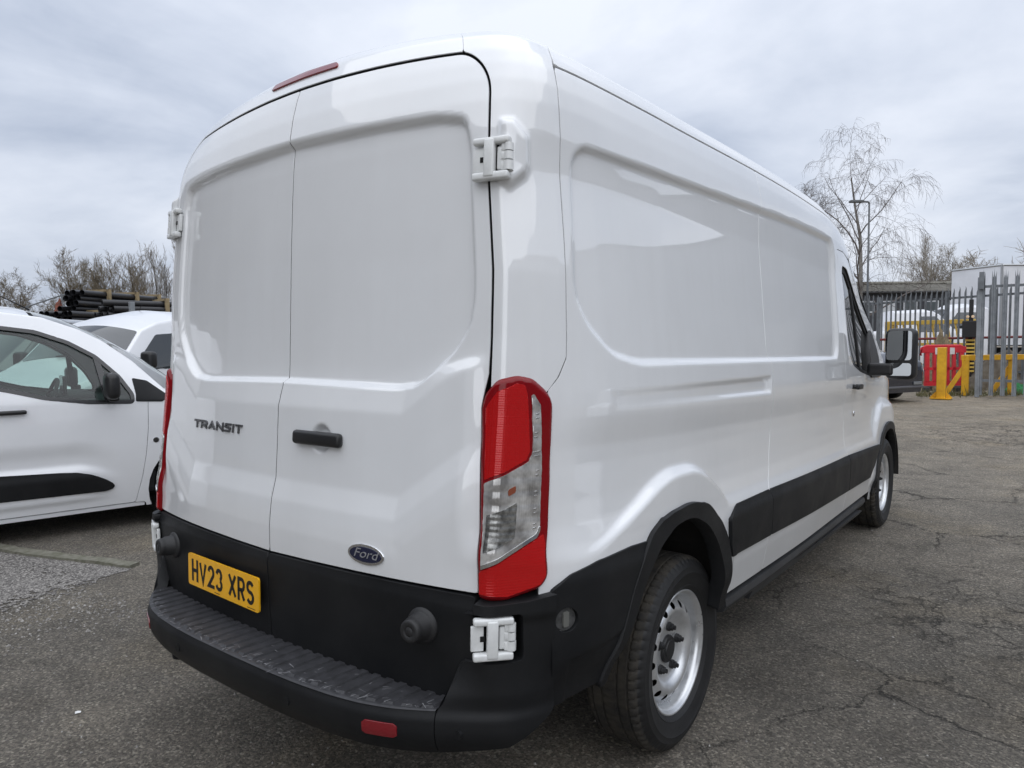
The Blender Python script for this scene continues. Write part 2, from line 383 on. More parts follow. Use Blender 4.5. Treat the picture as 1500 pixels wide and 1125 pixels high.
def _sp(c,sig=3.5):
    y=np.interp(_tt,_prof[:,0],_prof[:,c]); k=np.exp(-.5*(np.arange(-27,28)/sig)**2); k/=k.sum()
    e=np.r_[2*y[0]-y[27:0:-1],y,2*y[-1]-y[-2:-29:-1]]; return np.convolve(e,k,'valid')
_pz,_pw,_pr=_sp(1),_sp(2),_sp(3)
def rear_lift(x,t):
    # the creases of the rear doors sweep upward towards the outer edges
    return .21*np.clip((np.abs(x)-.545)/.3,0,1.2)*_sm(.70,.85,t)*(1-_sm(1.32,1.5,t))
def base(s,t):
    s=np.asarray(s,float); t=np.asarray(t,float)
    a=np.abs(s); b=_sm(1.85,2.2,t)
    X=np.interp(a,_u1,_c1[:,0])*(1-b)+np.interp(a,_u2,_c2[:,0])*b
    Y=np.interp(a,_u1,_c1[:,1])*(1-b)+np.interp(a,_u2,_c2[:,1])*b
    w=np.interp(t,_tt,_pw); z=np.interp(t,_tt,_pz)
    fs=_sm(-.93,-.6,Y)                        # 0 on the rear face, 1 on the flank
    # rear face: width tapers less than the flank
    wr=w+(np.minimum(w,.982)-w)*(1-fs)*(1-_sm(1.5,1.9,t))
    x=X*wr
    t2=t-rear_lift(x,t)
    r=np.interp(t,_tt,_pr)*fs+np.interp(t2,_tt,_pr)*(1-fs)
    rs=np.interp(t,[.2,.48,.60,.72,.95,1.25,1.45,1.6],[-1.01,-1.03,-1.042,-1.047,-1.030,-1.006,-.9975,-.996]); k=_sm(.755,.83,np.abs(x))*(1-_sm(1.45,1.6,t))*_sm(.85,.95,t); r=r*(1-k)+rs*k
    y=Y+(r+1.0)*(1-_sm(-.9,.3,Y)) 
    y=np.where(t>2.3,np.minimum(y+0*y,9),y)
    # roof crown and fore-and-aft bow of the roof
    f=_sm(1.95,2.40,t)
    z=z+.075*f*(1-(x/.87)**2).clip(0,1)+_sm(1.6,2.2,t)*(.06*_sm(-.9,1.6,y))
    # cab: roof falls towards the windscreen, flanks draw in
    q=np.clip(y-1.95,0,None)
    z=z-_sm(1.5,2.3,t)*(.17*q**2)*np.exp(-q*.25)
    xf=1-.075*_sm(2.3,4.4,y)*_sm(.9,1.6,t)-.05*_sm(2.0,3.4,y)*_sm(1.3,2.2,t)
    xf=xf*(1-.052*_sm(1.0,3.6,y)*(1-.6*_sm(1.2,1.9,t)))
    q2=np.clip(y-3.85,0,None); xf=xf*(1-.30*q2**2)
    return np.sign(s+1e-12)*x*xf,y,z
# ================================================================ the white panel van
PAINT = mat('van_white_paint', (.79, .80, .81), .30, coat=1, coat_r=.025, var=.015, vscale=3)
PLAST = mat('black_textured_plastic', (.0075, .008, .0092), .46, col2=(.015, .0155, .0165), vscale=3.2, detail=9, spec=.24, bump=.18, bscale=900, rvar=.07)
DARK = mat('dark_cavity', (.006, .006, .006), .9)
RUB = mat('tyre_rubber', (.011, .011, .0115), .6, var=.35, vscale=9, bump=.15, bscale=300)
TREAD = mat('tyre_tread_dusty', (.016, .0155, .015), .85, col2=(.050, .043, .033), vscale=14)
STEEL = mat('silver_wheel_steel', (.68, .69, .70), .34, metal=.75, var=.10, vscale=14, rvar=.08)
REDL = mat('red_lens', (.50, .006, .008), .12, coat=1, coat_r=.02)
REDD = mat('dark_red_lens', (.20, .003, .006), .12, spec=.35, coat=0, coat_r=.02)
CHROME = mat('chrome', (.75, .76, .78), .12, metal=1)
HINGEM = mat('hinge_white_paint', (.72, .73, .72), .38, coat=.4, var=.06, vscale=40)
GASK = mat('rubber_seal', (.012, .012, .013), .6)
TINT = glass_mat('green_tinted_glass', (.40, .47, .44))
def road_film(m):
    # thin road film: streaks that run down the panels and a grimier band along the sills
    N, L = nodes_of(m); b = N['Principled BSDF']; tc = N.new('ShaderNodeTexCoord'); sp = N.new('ShaderNodeSeparateXYZ'); L.new(tc.outputs['Object'], sp.inputs[0])
    mp = N.new('ShaderNodeMapping'); mp.inputs['Scale'].default_value = (22, 22, 1.3); L.new(tc.outputs['Object'], mp.inputs[0]); n1 = N.new('ShaderNodeTexNoise'); n1.inputs['Scale'].default_value = 1; n1.inputs['Detail'].default_value = 6; L.new(mp.outputs[0], n1.inputs['Vector'])
    n2 = N.new('ShaderNodeTexNoise'); n2.inputs['Scale'].default_value = 2.3; n2.inputs['Detail'].default_value = 7; L.new(tc.outputs['Object'], n2.inputs['Vector'])
    def mr(v, a, c, x, y):
        q = N.new('ShaderNodeMapRange'); q.interpolation_type = 'SMOOTHSTEP'; L.new(v, q.inputs[0])
        for i, k in enumerate((a, c, x, y)): q.inputs[i+1].default_value = k
        return q.outputs[0]
    def mu(a, c, op='MULTIPLY'):
        q = N.new('ShaderNodeMath'); q.operation = op
        for i, v in enumerate((a, c)):
            if isinstance(v, float): q.inputs[i].default_value = v
            else: L.new(v, q.inputs[i])
        return q.outputs[0]
    low = mr(sp.outputs[2], .45, 1.0, 1, 0); f = mu(mu(mr(n1.outputs[0], .42, .68, 0, .03), mr(n2.outputs[0], .4, .65, .3, 1)), mu(mu(low, mr(n2.outputs[0], .3, .7, .25, 1)), .22), 'ADD')
    x = N.new('ShaderNodeMix'); x.data_type = 'RGBA'; L.new(f, x.inputs[0])
    src = b.inputs['Base Color'].links[0].from_socket; L.new(src, x.inputs[6]); x.inputs[7].default_value = (.40, .37, .33, 1); L.new(x.outputs[2], b.inputs['Base Color'])
    L.new(mu(mu(f, .9), .025, 'ADD'), b.inputs['Coat Roughness'])
road_film(PAINT)
PAINT.node_tree.nodes['Principled BSDF'].inputs['Coat IOR'].default_value = 1.8
PIV = np.array([0, 0, .345]); RK = R(2.11); CK, SK = math.cos(RK), math.sin(RK)
def bw(x, y, z):
    """van frame -> world: the empty van stands nose-down by about two degrees"""
    z = np.asarray(z)-PIV[2]; y = np.asarray(y); return np.asarray(x), CK*y+SK*z, -SK*y+CK*z+PIV[2]
def wb(x, y, z):
    z = z-PIV[2]; return x, CK*y-SK*z, SK*y+CK*z+PIV[2]
def bwp(P): return np.array(bw(*P))
REC = smooth_poly([(-.3, 1.313), (.525, 1.302), (.60, 1.312), (.72, 1.40), (.775, 1.475), (.787, 1.55), (.787, 1.96), (.765, 2.045), (.66, 2.062), (.40, 2.068), (-.3, 2.08)], .03)
RECS = smooth_poly([(1.092, 1.58), (1.14, 1.49), (1.25, 1.405), (1.40, 1.378), (3.895, 1.418), (3.94, 1.50), (3.955, 2.0), (3.905, 2.073), (1.16, 2.003), (1.108, 1.96)], .05)
SLOT = [(1.237, 1.304), (2.612, 1.334), (2.612, 1.262), (1.263, 1.251)]
FLARE = smooth_poly([(.95, .80), (1.14, .845), (1.30, .915), (1.50, 1.01), (1.60, 1.04), (1.78, 1.04), (1.905, .998), (2.02, .93), (2.16, .80), (2.16, .3), (.95, .3)], .06)
FLAREF = [(4.92, .3), (5.02, .80), (5.15, 1.00), (5.28, 1.10), (5.45, 1.16), (5.85, 1.12), (6.1, .9), (6.2, .3)]
BOSS = [(.865, 1.855), (.90, 1.83), (.955, 1.872), (.968, 1.90), (.964, 1.985), (.915, 2.035), (.865, 2.03)]
def disp(s, t):
    a = np.abs(s); d = np.zeros(np.shape(s))
    m = a < .84
    if m.any():
        r = sd_poly(a[m], t[m], REC); dd = -.023*_sm(0, .016, r)
        q = np.hypot(s[m]-.222, t[m]-1.142); dd += np.where(s[m] > 0, -.020*(1-_sm(.030, .046, q)), 0)
        # small dents and stretch in the sheet
        q = np.hypot(s[m]-.57, t[m]-.86); dd += np.where(s[m] > 0, -.0012*np.exp(-(q/.018)**2), 0)
        d[m] += dd
    m = (a > .84) & (a < 1.0)
    if m.any(): d[m] += .026*_sm(0, .028, sd_poly(a[m], t[m], BOSS))
    m = a > .98
    if m.any():
        A, T = a[m], t[m]; dd = -.017*_sm(0, .022, sd_poly(A, T, RECS))
        dd -= (.002+.013*_sm(1.25, 2.6, A))*_sm(0, .012, sd_poly(A, T, SLOT))
        w = np.interp(T, _tt, _pw); up = np.clip(1.031-w, 0, None)*_sm(.50, .62, T)
        up = up*(1-_sm(1.05, 1.2, T))
        dd += up*_sm(-.008, .028, sd_poly(A, T, FLARE))+up*_sm(-.012, .06, sd_poly(A, T, FLAREF))
        # oil-canning, a few tenths of a millimetre
        dd += .0006*np.sin(A*5.1+T*2.3)*np.sin(T*6.7-A*1.3)
        d[m] += dd
    return d
def body(off=0):
    def f(s, t):
        s = np.asarray(s, float); t = np.asarray(t, float); e = 1.5e-3
        x, y, z = base(s, t); A = np.stack(base(s+e, t), -1)-np.stack(base(s-e, t), -1); B = np.stack(base(s, t+e), -1)-np.stack(base(s, t-e), -1)
        n = np.cross(A, B); n /= np.linalg.norm(n, axis=-1)[..., None]+1e-12
        o = off(s, t) if callable(off) else off
        d = (disp(s, t)+o)[..., None]
        P = np.stack([x, y, z], -1)+n*d
        return bw(P[..., 0], P[..., 1], P[..., 2])
    return f
BODY = body()
def surf_frame(s, t, off=0):
    f = body(off); q = lambda a, b: np.array(f(np.array([a]), np.array([b]))).ravel(); e = 4e-3
    o = q(s, t); u = q(s+e, t)-q(s-e, t); v = q(s, t+e)-q(s, t-e); u /= np.linalg.norm(u); n = np.cross(u, v); n /= np.linalg.norm(n); v = np.cross(n, u)
    return o, u, v, n
VAN = root('panel_van', 'large white high-roof panel van seen from its rear corner with yellow plate', 'van', (0, 1.6, 0))
def vp(name, poly, ds, dt, m, sgn=1, off=0, parent=None, holes=(), depth=.018, rnd=0, sfun=None, ring=0, **k):
    if rnd: poly = smooth_poly(poly, rnd)
    P = np.array(poly); a, b = P[:, 0].min(), P[:, 0].max(); c, d = P[:, 1].min(), P[:, 1].max()
    def sdf(S, T):
        A = S*sgn; g = sd_poly(A, T, poly)
        if ring: g = np.minimum(g, ring-g)
        for h in holes: g = np.minimum(g, -sd_poly(A, T, h))
        return g
    s0, s1 = (a-ds*.7, b+ds*.7) if sgn > 0 else (-b-ds*.7, -a+ds*.7)
    return panel(name, sfun or body(off), sdf, s0, s1, c-dt*.7, min(d+dt*.7, 3.095), ds, dt, m, parent or VAN, depth=depth, edge=GASK if m is PAINT else None, **k)  # edges in seal black, so bounced light does not grey the gaps
ARCH_IN = smooth_poly([(1.20, .30), (1.262, .475), (1.345, .60), (1.425, .73), (1.505, .815), (1.60, .855), (1.72, .862), (1.83, .835), (1.92, .765), (1.985, .69), (2.028, .60), (2.05, .50), (2.06, .30)], .05)
ARCH_MID = smooth_poly([(1.17, .30), (1.247, .472), (1.322, .60), (1.398, .738), (1.472, .83), (1.58, .877), (1.72, .887), (1.84, .862), (1.94, .795), (2.012, .718), (2.058, .63), (2.08, .52), (2.088, .30)], .05)
ARCH_OUT = smooth_poly([(1.150, .30), (1.232, .47), (1.300, .60), (1.372, .745), (1.44, .845), (1.56, .898), (1.72, .912), (1.85, .890), (1.96, .825), (2.04, .745), (2.088, .655), (2.110, .54), (2.118, .30)], .05)
def fcirc(r, e=1.0, cy=5.575, cz=.50, n=40): return [(cy+r*math.cos(a)*e, cz+r*math.sin(a)) for a in np.linspace(0, 2*math.pi, n, endpoint=False)]
FARCH_IN = fcirc(.40); FARCH_OUT = fcirc(.455)
BSEAM = [(2.645, 2.203), (2.642, 2.05), (2.632, 1.8), (2.624, 1.48), (2.648, 1.25), (2.658, 1.08), (2.625, .93), (2.56, .85), (2.572, .72), (2.58, .485)]
DSEAM = [(4.03, 2.035), (4.072, 1.77), (4.090, 1.53), (4.121, 1.28), (4.150, 1.05), (4.118, .9), (4.132, .82), (4.163, .62), (4.170, .485)]
ALINE = [(4.40, 2.203), (4.825, 2.00), (5.327, 1.735), (5.75, 1.40), (5.88, 1.29), (6.25, 1.14), (6.50, .98), (6.58, .75), (6.56, .40)]
WIN = smooth_poly([(4.150, 1.972), (4.34, 1.985), (4.63, 1.905), (5.12, 1.65), (5.43, 1.46), (5.43, 1.32), (5.09, 1.305), (4.60, 1.345), (4.36, 1.385), (4.235, 1.46)], .05)
g = .0032
_ca = [(math.cos(a), math.sin(a)) for a in np.linspace(0, math.pi/2, 12)]
DOORP = [(.0036, .765), (.842, .780), (.8205, 1.265), (.828, 1.312), (.836, 1.352), (.836, 2.0)]+[(.731+.105*c, 2.10+.1205*s) for c, s in _ca]+[(.4, 2.2205), (.0036, 2.2205)]
PILC = [(.8455, 2.0)]+[(.731+.1145*c, 2.10+.1310*s) for c, s in _ca[:-1]]+[(.748, 2.231)]
for sg in (1, -1):
    fine = 1 if sg > 0 else 1.6
    door = vp('rear_door', DOORP, .0075, .0075, PAINT, sg, depth=.03)
    lt = vp('lower_door_trim', [(.0036, .40), (.80, .40), (.836, .50), (.836, .770), (.0036, .757)], .012, .012, PLAST, sg, off=lambda s, t: .010-.006*_sm(.735, .757, t), parent=door, depth=.03)
    vp('corner_pillar', [(.8455, 1.28), (.8455, 1.34), *PILC, (.748, 2.52), (1.044, 2.52), (1.040, 2.205), (1.0525, 2.13), (1.0635, 2.0), (1.066, 1.72), (1.062, 1.40), (1.035, 1.345), (1.004, 1.307), (.98, 1.28)], .006, .0075, PAINT, sg, depth=.025)
    vp('side_panel', [(1.012, .485), (1.008, 1.308), (1.039, 1.3425), (1.066, 1.397), (1.0705, 1.72), (1.068, 2.0), (1.057, 2.13), (1.046, 2.203)]+[(a-g, b) for a, b in BSEAM], .010*fine, .0085*fine, PAINT, sg, holes=[ARCH_MID], depth=.02)
    vp('centre_side_panel', [(a+g*.4, b) for a, b in BSEAM[::-1]]+[(4.40, 2.203), (4.50, 2.14), (4.43, 2.066), (4.24, 2.064), (4.033, 2.040)]+[(a-.003, b) for a, b in DSEAM], .014*fine, .010*fine, PAINT, sg, depth=.02)
    fd = vp('front_door', [(a+.002, b) for a, b in DSEAM[::-1]]+[(4.24, 2.058), (4.42, 2.055), (4.74, 1.966), (5.26, 1.70), (5.62, 1.42), (5.60, 1.25), (5.46, 1.12), (5.28, 1.02), (5.13, .90), (5.08, .75), (5.06, .485)], .014*fine, .010*fine, PAINT, sg, holes=[WIN], depth=.03)
    vp('window_frame', WIN, .012, .010, GASK, sg, off=-.012, parent=fd, ring=.030, depth=.02)
    vp('window_pane', WIN, .04, .04, TINT, sg, off=-.018, parent=fd, depth=0)
    vp('window_bar', [(4.66, 1.345), (4.71, 1.335), (4.57, 1.915), (4.53, 1.93)], .02, .05, GASK, sg, off=-.010, parent=fd, depth=.01)
    vp('front_wing', [(5.065, .485), (5.085, .75), (5.135, .905), (5.285, 1.025), (5.465, 1.125), (5.605, 1.25), (5.625, 1.425), (5.265, 1.705), (4.745, 1.971), (4.50, 2.055), (4.503, 2.14)]+ALINE[1:]+[(6.56, .33), (6.0, .33), (5.075, .42)], .02, .014, PAINT, sg, holes=[fcirc(.43)], depth=.02)
    # ---- black lower trim along the flank
    vp('arch_trim', ARCH_OUT[:], .010, .010, PLAST, sg, off=lambda s, t: .016, holes=[ARCH_IN, [(0, 0), (9, 0), (9, .452), (0, .452)]], depth=.055)
    vp('front_arch_trim', FARCH_OUT, .014, .014, PLAST, sg, off=.014, holes=[FARCH_IN, [(0, 0), (9, 0), (9, .45), (0, .45)]], depth=.05)
    chm = lambda s, t: .015-.011*_sm(.800, .846, t)
    for aa, bb, ta, tb in ((2.085, 2.5705, .651, .648), (2.5745, 4.020, .648, .627), (4.030, 5.10, .627, .618)):
        top = [(bb, .847), (aa+.02 if aa < 2.2 else aa, .847)]
        if aa < 2.2: top = [(2.56, .847), (2.155, .843), (2.075, .800), (2.09, .70)]; q = [(2.105, .651), (2.575, .648), (2.565, .72)]
        elif bb > 5: q = [(4.167, .620), (4.90, .607), (5.02, .68), (5.12, .76)]; top = [(5.22, .815), (4.136, .838)]
        else: q = [(2.5775, .648), (4.160, .620)]; top = [(4.129, .838), (2.565, .847)]
        vp('side_moulding', q+top, .02, .011, PLAST, sg, off=chm, holes=[FARCH_OUT], depth=.02)
    qd = vp('quarter_cladding', smooth_poly([(1.040, .775), (1.10, .812), (1.20, .833), (1.36, .842), (1.45, .84), (1.40, .70), (1.31, .52), (1.285, .470), (1.12, .460), (1.040, .452)], .01), .008, .008, PLAST, sg,
            off=lambda s, t: .013-.007*_sm(.782, .838, t+.0*s)-.006*(1-_sm(-.004, .006, t-(.573+(np.abs(s)-1.082)*.151)))*_sm(1.08, 1.10, np.abs(s)), holes=[ARCH_OUT, fcirc(.034, 1, 1.085, .692, 24)], depth=.025)
    vp('tow_eye_cap', fcirc(.031, 1, 1.085, .692, 24), .006, .006, mat('grey_worn_plastic', (.05, .05, .05), .6, var=.4, vscale=60), sg, off=.004, parent=qd, depth=.008)
    vp('tow_cap_tab', [(1.076, .672), (1.092, .672), (1.094, .712), (1.078, .712)], .006, .006, mat('grey_tab', (.12, .12, .11), .6), sg, off=.010, parent=qd, depth=.01)
    # ---- tail light
    LP = smooth_poly([(.847, .768), (.8225, 1.265), (.832, 1.304), (.864, 1.338), (.918, 1.350), (.962, 1.342), (1.005, 1.306), (1.020, 1.280), (1.031, 1.08), (1.033, .812), (1.014, .786), (.92, .762)], .014)
    lo = lambda k: (lambda s, t: k+.013*_sm(0, .009, sd_poly(np.abs(s), t, LP)))
    tl = vp('tail_light', LP, .006, .006, REDD, sg, off=lo(0), depth=.02)
    LENSU = mat('red_upper_lens', (.50, .003, .004), .2, metal=.2, coat=.5, coat_r=.02); LENSC = mat('clear_ribbed_lens', (.66, .65, .63), .14, metal=.45, coat=1, coat_r=.02, col2=(.26, .25, .24), vscale=16, detail=3)
    lr = lambda k, fs, ft, amp: (lambda s, t: lo(k)(s, t)+amp*(np.abs(np.sin(s*fs))+np.abs(np.sin(t*ft))))
    vp('red_lens', [(.838, 1.262), (.872, 1.308), (.914, 1.329), (.936, 1.323), (.943, 1.300), (.9585, 1.150), (.950, 1.128), (.848, 1.075)], .0022, .0022, LENSU, sg, off=lr(.0012, 560, 520, .0008), parent=tl, depth=.004)
    vp('clear_lens', [(.955, 1.298), (.962, 1.300), (.980, 1.272), (.995, 1.10), (.998, .955), (.991, .926), (.858, .853), (.848, 1.066), (.957, 1.122), (.968, 1.150)], .0022, .0035, LENSC, sg, off=lr(.0012, 470, 90, .0013), parent=tl, depth=.004)
    vp('red_lower_lens', [(.852, .838), (.858, .844), (1.012, .927), (1.020, .90), (1.022, .82), (1.008, .799), (.92, .776), (.852, .783)], .0025, .0025, LENSU, sg, off=lr(.0012, 560, 430, .0009), parent=tl, depth=.004)
    REFL = mat('lamp_reflector', (.30, .30, .29), .25, metal=.8, var=.5, vscale=55); AMB = mat('amber_bulb', (.22, .06, .03), .3)
    vp('lamp_reflector', [(.862, .985), (.930, 1.018), (.930, .925), (.862, .888)], .004, .004, REFL, sg, off=lr(.0035, 470, 200, .0012), parent=tl, depth=.003)
    vp('amber_bulb', [(.905, 1.035), (.925, 1.045), (.925, 1.062), (.905, 1.052)], .004, .004, AMB, sg, off=lo(.0042), parent=tl, depth=.003)
    for tz in (1.235, 1.185, 1.135, 1.085, 1.03, .985, .945):
        for dz in (0, .011): vp('lamp_bar', [(.967+(.008 if tz < 1.13 else 0), tz+dz), (.990 if tz < 1.15 else .979, tz+dz+.003), (.990 if tz < 1.15 else .979, tz+dz+.0055), (.967+(.008 if tz < 1.13 else 0), tz+dz+.0025)], .008, .0025, CHROME, sg, off=lo(.0045), parent=tl, depth=.003)
    vp('lamp_bezel', [(.858, .848), (.992, .921), (.9985, .936), (.9995, .952), (.9955, .953), (.993, .941), (.988, .930), (.858, .858)], .004, .003, CHROME, sg, off=lo(.005), parent=tl, depth=.003)
# ---- rear header with the high brake light, roof
hd = vp('roof_header', [(-.745, 2.231), (.745, 2.231), (.745, 2.52), (-.745, 2.52)], .012, .0075, PAINT, 1, depth=.02)
bl = vp('brake_light', smooth_poly([(-.215, 2.262), (.185, 2.262), (.178, 2.279), (0, 2.283), (-.205, 2.279)], .006), .008, .003, mat('brake_light_red', (.22, .012, .015), .15, coat=1), 1, off=.006, parent=hd, depth=.008)
def roof_sdf(S, T):
    A = np.abs(S); return np.minimum(np.maximum(np.minimum(T-2.2115, A-1.0475), T-2.5235), np.minimum(4.44-A, 3.09-T))
panel('roof', BODY, roof_sdf, -4.46, 4.46, 2.205, 3.092, .022, .0115, PAINT, VAN, depth=.03)
for sg in (1, -1):
    vp('roof_seam', [(1.05, 2.204), (4.30, 2.204), (4.30, 2.2115), (1.05, 2.2115)], .03, .004, GASK, sg, off=-.004, depth=0)
# ---- dark shell added behind the panels so the gaps read black
def shell_sdf(S, T):
    A = np.abs(S); g = np.minimum(np.minimum(4.21-A, T-.47), 2.235-T); return np.minimum(g, -sd_poly(A, T, ARCH_OUT))
panel('inner_shell', body(lambda s, t: -.045+0*s), shell_sdf, -4.23, 4.23, .45, 2.25, .04, .03, DARK, VAN, depth=0)
# ---- rear door furniture
def rear_place(s0, t0, k=1.0, f=None):
    def pl(u, v, lift):
        f2 = body(lambda s, t: lift); return f2(s0+u*k, t0+v)
    return pl
BADGE = mat('dark_chrome_lettering', (.16, .16, .165), .28, metal=.9)
LD = [o for o in VAN.children if o.name.startswith('rear_door')]
letter_parts('badge_letter', 'TRANsIT', .031, {'': .048, 'I': .009, 'T': .043, 's': .042}, .0075, .0105, rear_place(-.562, 1.126), BADGE, LD[1], .005, .12, .352)
def surf_ellipse(name, s0, t0, a, b, off, m, parent, depth=.004, n=40): 
    return vp(name, [(s0+a*math.cos(x), t0+b*math.sin(x)) for x in np.linspace(0, 2*math.pi, n, endpoint=False)], .004, .004, m, 1, off=off, parent=parent, depth=depth)
ov = surf_ellipse('oval_emblem', .456, .8265, .0715, .0290, .004, CHROME, LD[0], .006)
surf_ellipse('emblem_field', .456, .8265, .063, .0215, .0052, mat('emblem_blue', (.008, .012, .042), .18, coat=.5), LD[0], .002)
fc = bpy.data.curves.new('emblem_script', 'FONT'); fc.body = 'Ford'; fc.size = .048; fc.shear = .35; fc.align_x = 'CENTER'; fc.align_y = 'CENTER'; fc.resolution_u = 4; fc.offset = -.0004
fo = bpy.data.objects.new('tmp', fc); COL.objects.link(fo); bpy.context.view_layer.update(); me = fo.to_mesh()
v2 = np.array([v.co[:2] for v in me.vertices]); f2 = [list(q.vertices) for q in me.polygons]; fo.to_mesh_clear(); bpy.data.objects.remove(fo)
v2[:, 0] *= 1.05; v2[:, 1] *= .80
emboss('emblem_script', v2, f2, rear_place(.456, .829), mat('silver_script', (.72, .73, .75), .3, metal=.8), LD[0], .0065)
# pull handle
o, u, v, n = surf_frame(.215, 1.142); rot = np.stack([u, v, n], 1)
h = MB(); h.box(o+n*.030, (.215, .044, .026), rot, .0125); h.box(o+n*.014-u*.085, (.034, .038, .034), rot, .008); h.box(o+n*.014+u*.085, (.034, .038, .034), rot, .008)
hh = h.build('door_handle', mat('handle_black', (.014, .014, .015), .42, bump=.05), LD[0], True)
# rubber door stops
for sg in (1, -1):
    o, u, v, n = surf_frame(sg*.672, .668, .01)
    MB().lathe([(0, .062), (.012, .062), (.0135, .060), (.0145, .062), (.028, .062), (.031, .058), (.033, .048), (.033, .040), (.036, .036), (.037, .012), (.040, .010), (.048, .006), (.050, 0), (.050, -.03)], o, n+np.array([0, 0, .05]), 32).build('door_stop', mat('rubber_stop', (.018, .018, .019), .55, bump=.1), LD[0] if sg > 0 else LD[1], True)
# number plate, on the left door's lower trim
pc = np.array((-.243, -1.068, .6225)); yw = R(-2.6)
pu = np.array((math.cos(yw), math.sin(yw), 0)); pv = np.array((0, math.sin(R(-1)), math.cos(R(-1)))); pn = np.cross(pu, pv)
def pl2w(q): return bwp(q)
Y = mat('plate_yellow', (.93, .47, .010), .32, var=.04, vscale=20, coat=.4)
pb = MB(); pr = smooth_poly([(-.236, -.057), (.236, -.057), (.236, .057), (-.236, .057)], .012)
pb.prism(pr, np.zeros(3), (1, 0, 0), (0, 1, 0), .006)
plv = np.array(pb.V); plw = np.stack([bwp(pc+pu*a+pv*b+pn*c) for a, b, c in plv])
plate = obj('number_plate', plw, pb.F, Y, LD[1])
PW = {'': .046, ' ': .030, 'X': .05, 'V': .05, 'R': .046}; wp = letters('HV23 XRS', .079, PW, .0125, .0095)[2]
ox, oy = -wp/2, -.0395
letter_parts('plate_character', 'HV23 XRS', .079, PW, .0125, .0095, lambda a, b, c: tuple(np.stack([bwp(pc+pu*(x+ox)+pv*(y+oy)+pn*(.0062+z*.4)) for x, y, z in zip(a, b, c)], 1)), mat('plate_black', (.010, .010, .011), .4), plate, .002)
for q, w_ in (((-.03, -.0505), .035), ((.19, -.0515), .05)):
    bx = MB().prism([(-w_/2, 0), (w_/2, 0), (w_/2, .002), (-w_/2, .002)], np.zeros(3), (1, 0, 0), (0, 1, 0), .0005); a = np.array(bx.V)
    obj('maker_mark', np.stack([bwp(pc+pu*(x+q[0])+pv*(y+q[1])+pn*(.0062+z)) for x, y, z in a]), bx.F, mat('plate_black', (.01, .01, .011)), plate)
# hinges
def hinge(s, t, sg, nm):
    o, u, v, n = surf_frame(sg*s, t, .004); u = u*sg if sg > 0 else -u
    rot = np.stack([u, v, n], 1); b = MB()
    P = lambda a, c, d: o+u*a+v*c+n*d
    b.box(P(-.002, .046, .012), (.106, .019, .024), rot, .006); b.box(P(-.002, -.046, .012), (.106, .021, .024), rot, .006); b.box(P(-.005, 0, .016), (.030, .10, .022), rot, .005)
    b.box(P(-.043, 0, .004), (.034, .066, .012), rot, .003); b.box(P(.028, 0, .006), (.028, .060, .014), rot, .003)
    hg = auto_smooth(b.build(nm, HINGEM, VAN)); 
    kq = MB()
    for c, hgt in ((.027, .020), (.004, .020), (-.022, .024)): kq.tube(P(.046, c-hgt/2, .008), P(.046, c+hgt/2, .008), .0125 if hgt < .022 else .0135, n=14); kq.box(P(.038, c, .010), (.022, hgt*.9, .012), rot, .002)
    auto_smooth(kq.build('hinge_knuckle', HINGEM, hg))
    d = MB(); d.box(P(.020, 0, -.004), (.034, .085, .012), rot); d.box(P(-.030, 0, .0105), (.012, .014, .003), rot); d.build('hinge_shadow_gap', DARK, hg)
for sg in (1, -1):
    hinge(.862 if sg > 0 else .845, 1.915, sg, 'upper_hinge'); hinge(.888 if sg > 0 else .872, .672, sg, 'lower_hinge')
# ---- rear bumper: step and wrap-around corners
_B = np.array([(0, -1.205), (.20, -1.203), (.34, -1.196), (.46, -1.183), (.56, -1.163), (.65, -1.130), (.73, -1.083), (.80, -1.033), (.86, -.988), (.905, -.948), (.935, -.905), (.952, -.86), (.960, -.82)])
_ub, _cb = _curve(_B.tolist(), .02, 3000)
def _s_of_u():
    ss = np.linspace(.5, 1.2, 1400); bx, by, _ = base(ss, np.full(ss.shape, .6)); out = []
    for q in _cb[::20]: out.append(ss[np.argmin((bx-q[0])**2+(by-q[1])**2)])
    return _ub[::20], np.maximum.accumulate(np.array(out))
_us, _ss = _s_of_u()
def bump_xy(u):
    a = np.abs(u); return np.sign(u+1e-12)*np.interp(a, _ub, _cb[:, 0]), np.interp(a, _ub, _cb[:, 1])
def bumper(u, z):
    u = np.asarray(u, float); z = np.asarray(z, float); x, y = bump_xy(u); a = np.abs(u)
    s = np.interp(a, _us, _ss)*np.sign(u+1e-12); e = 2e-3
    bx, by, bz = base(s, z); A = np.stack(base(s+e, z), -1)-np.stack(base(s-e, z), -1); Bq = np.stack(base(s, z+e), -1)-np.stack(base(s, z-e), -1); n = np.cross(A, Bq); n /= np.linalg.norm(n, axis=-1)[..., None]+1e-12
    k = _sm(.46, .615, z); lip = .018+.010*_sm(.70, .73, z)
    X = x*(1-k)+(bx+n[..., 0]*lip)*k; Yy = y*(1-k)+(by+n[..., 1]*lip)*k
    tk = np.clip((.425-z)/.08, 0, 1.3)**2*.035+.008*_sm(.448, .473, z)*(1-_sm(.473, .52, z)); X = X*(1-tk*.35); Yy = Yy+tk
    return bw(X, Yy, z)
uat = lambda xx: float(np.interp(xx, _cb[:, 0], _ub)); UM = _ub[-1]
u1 = uat(.752); u2 = uat(.80); u3 = uat(.925); u4 = uat(.835)
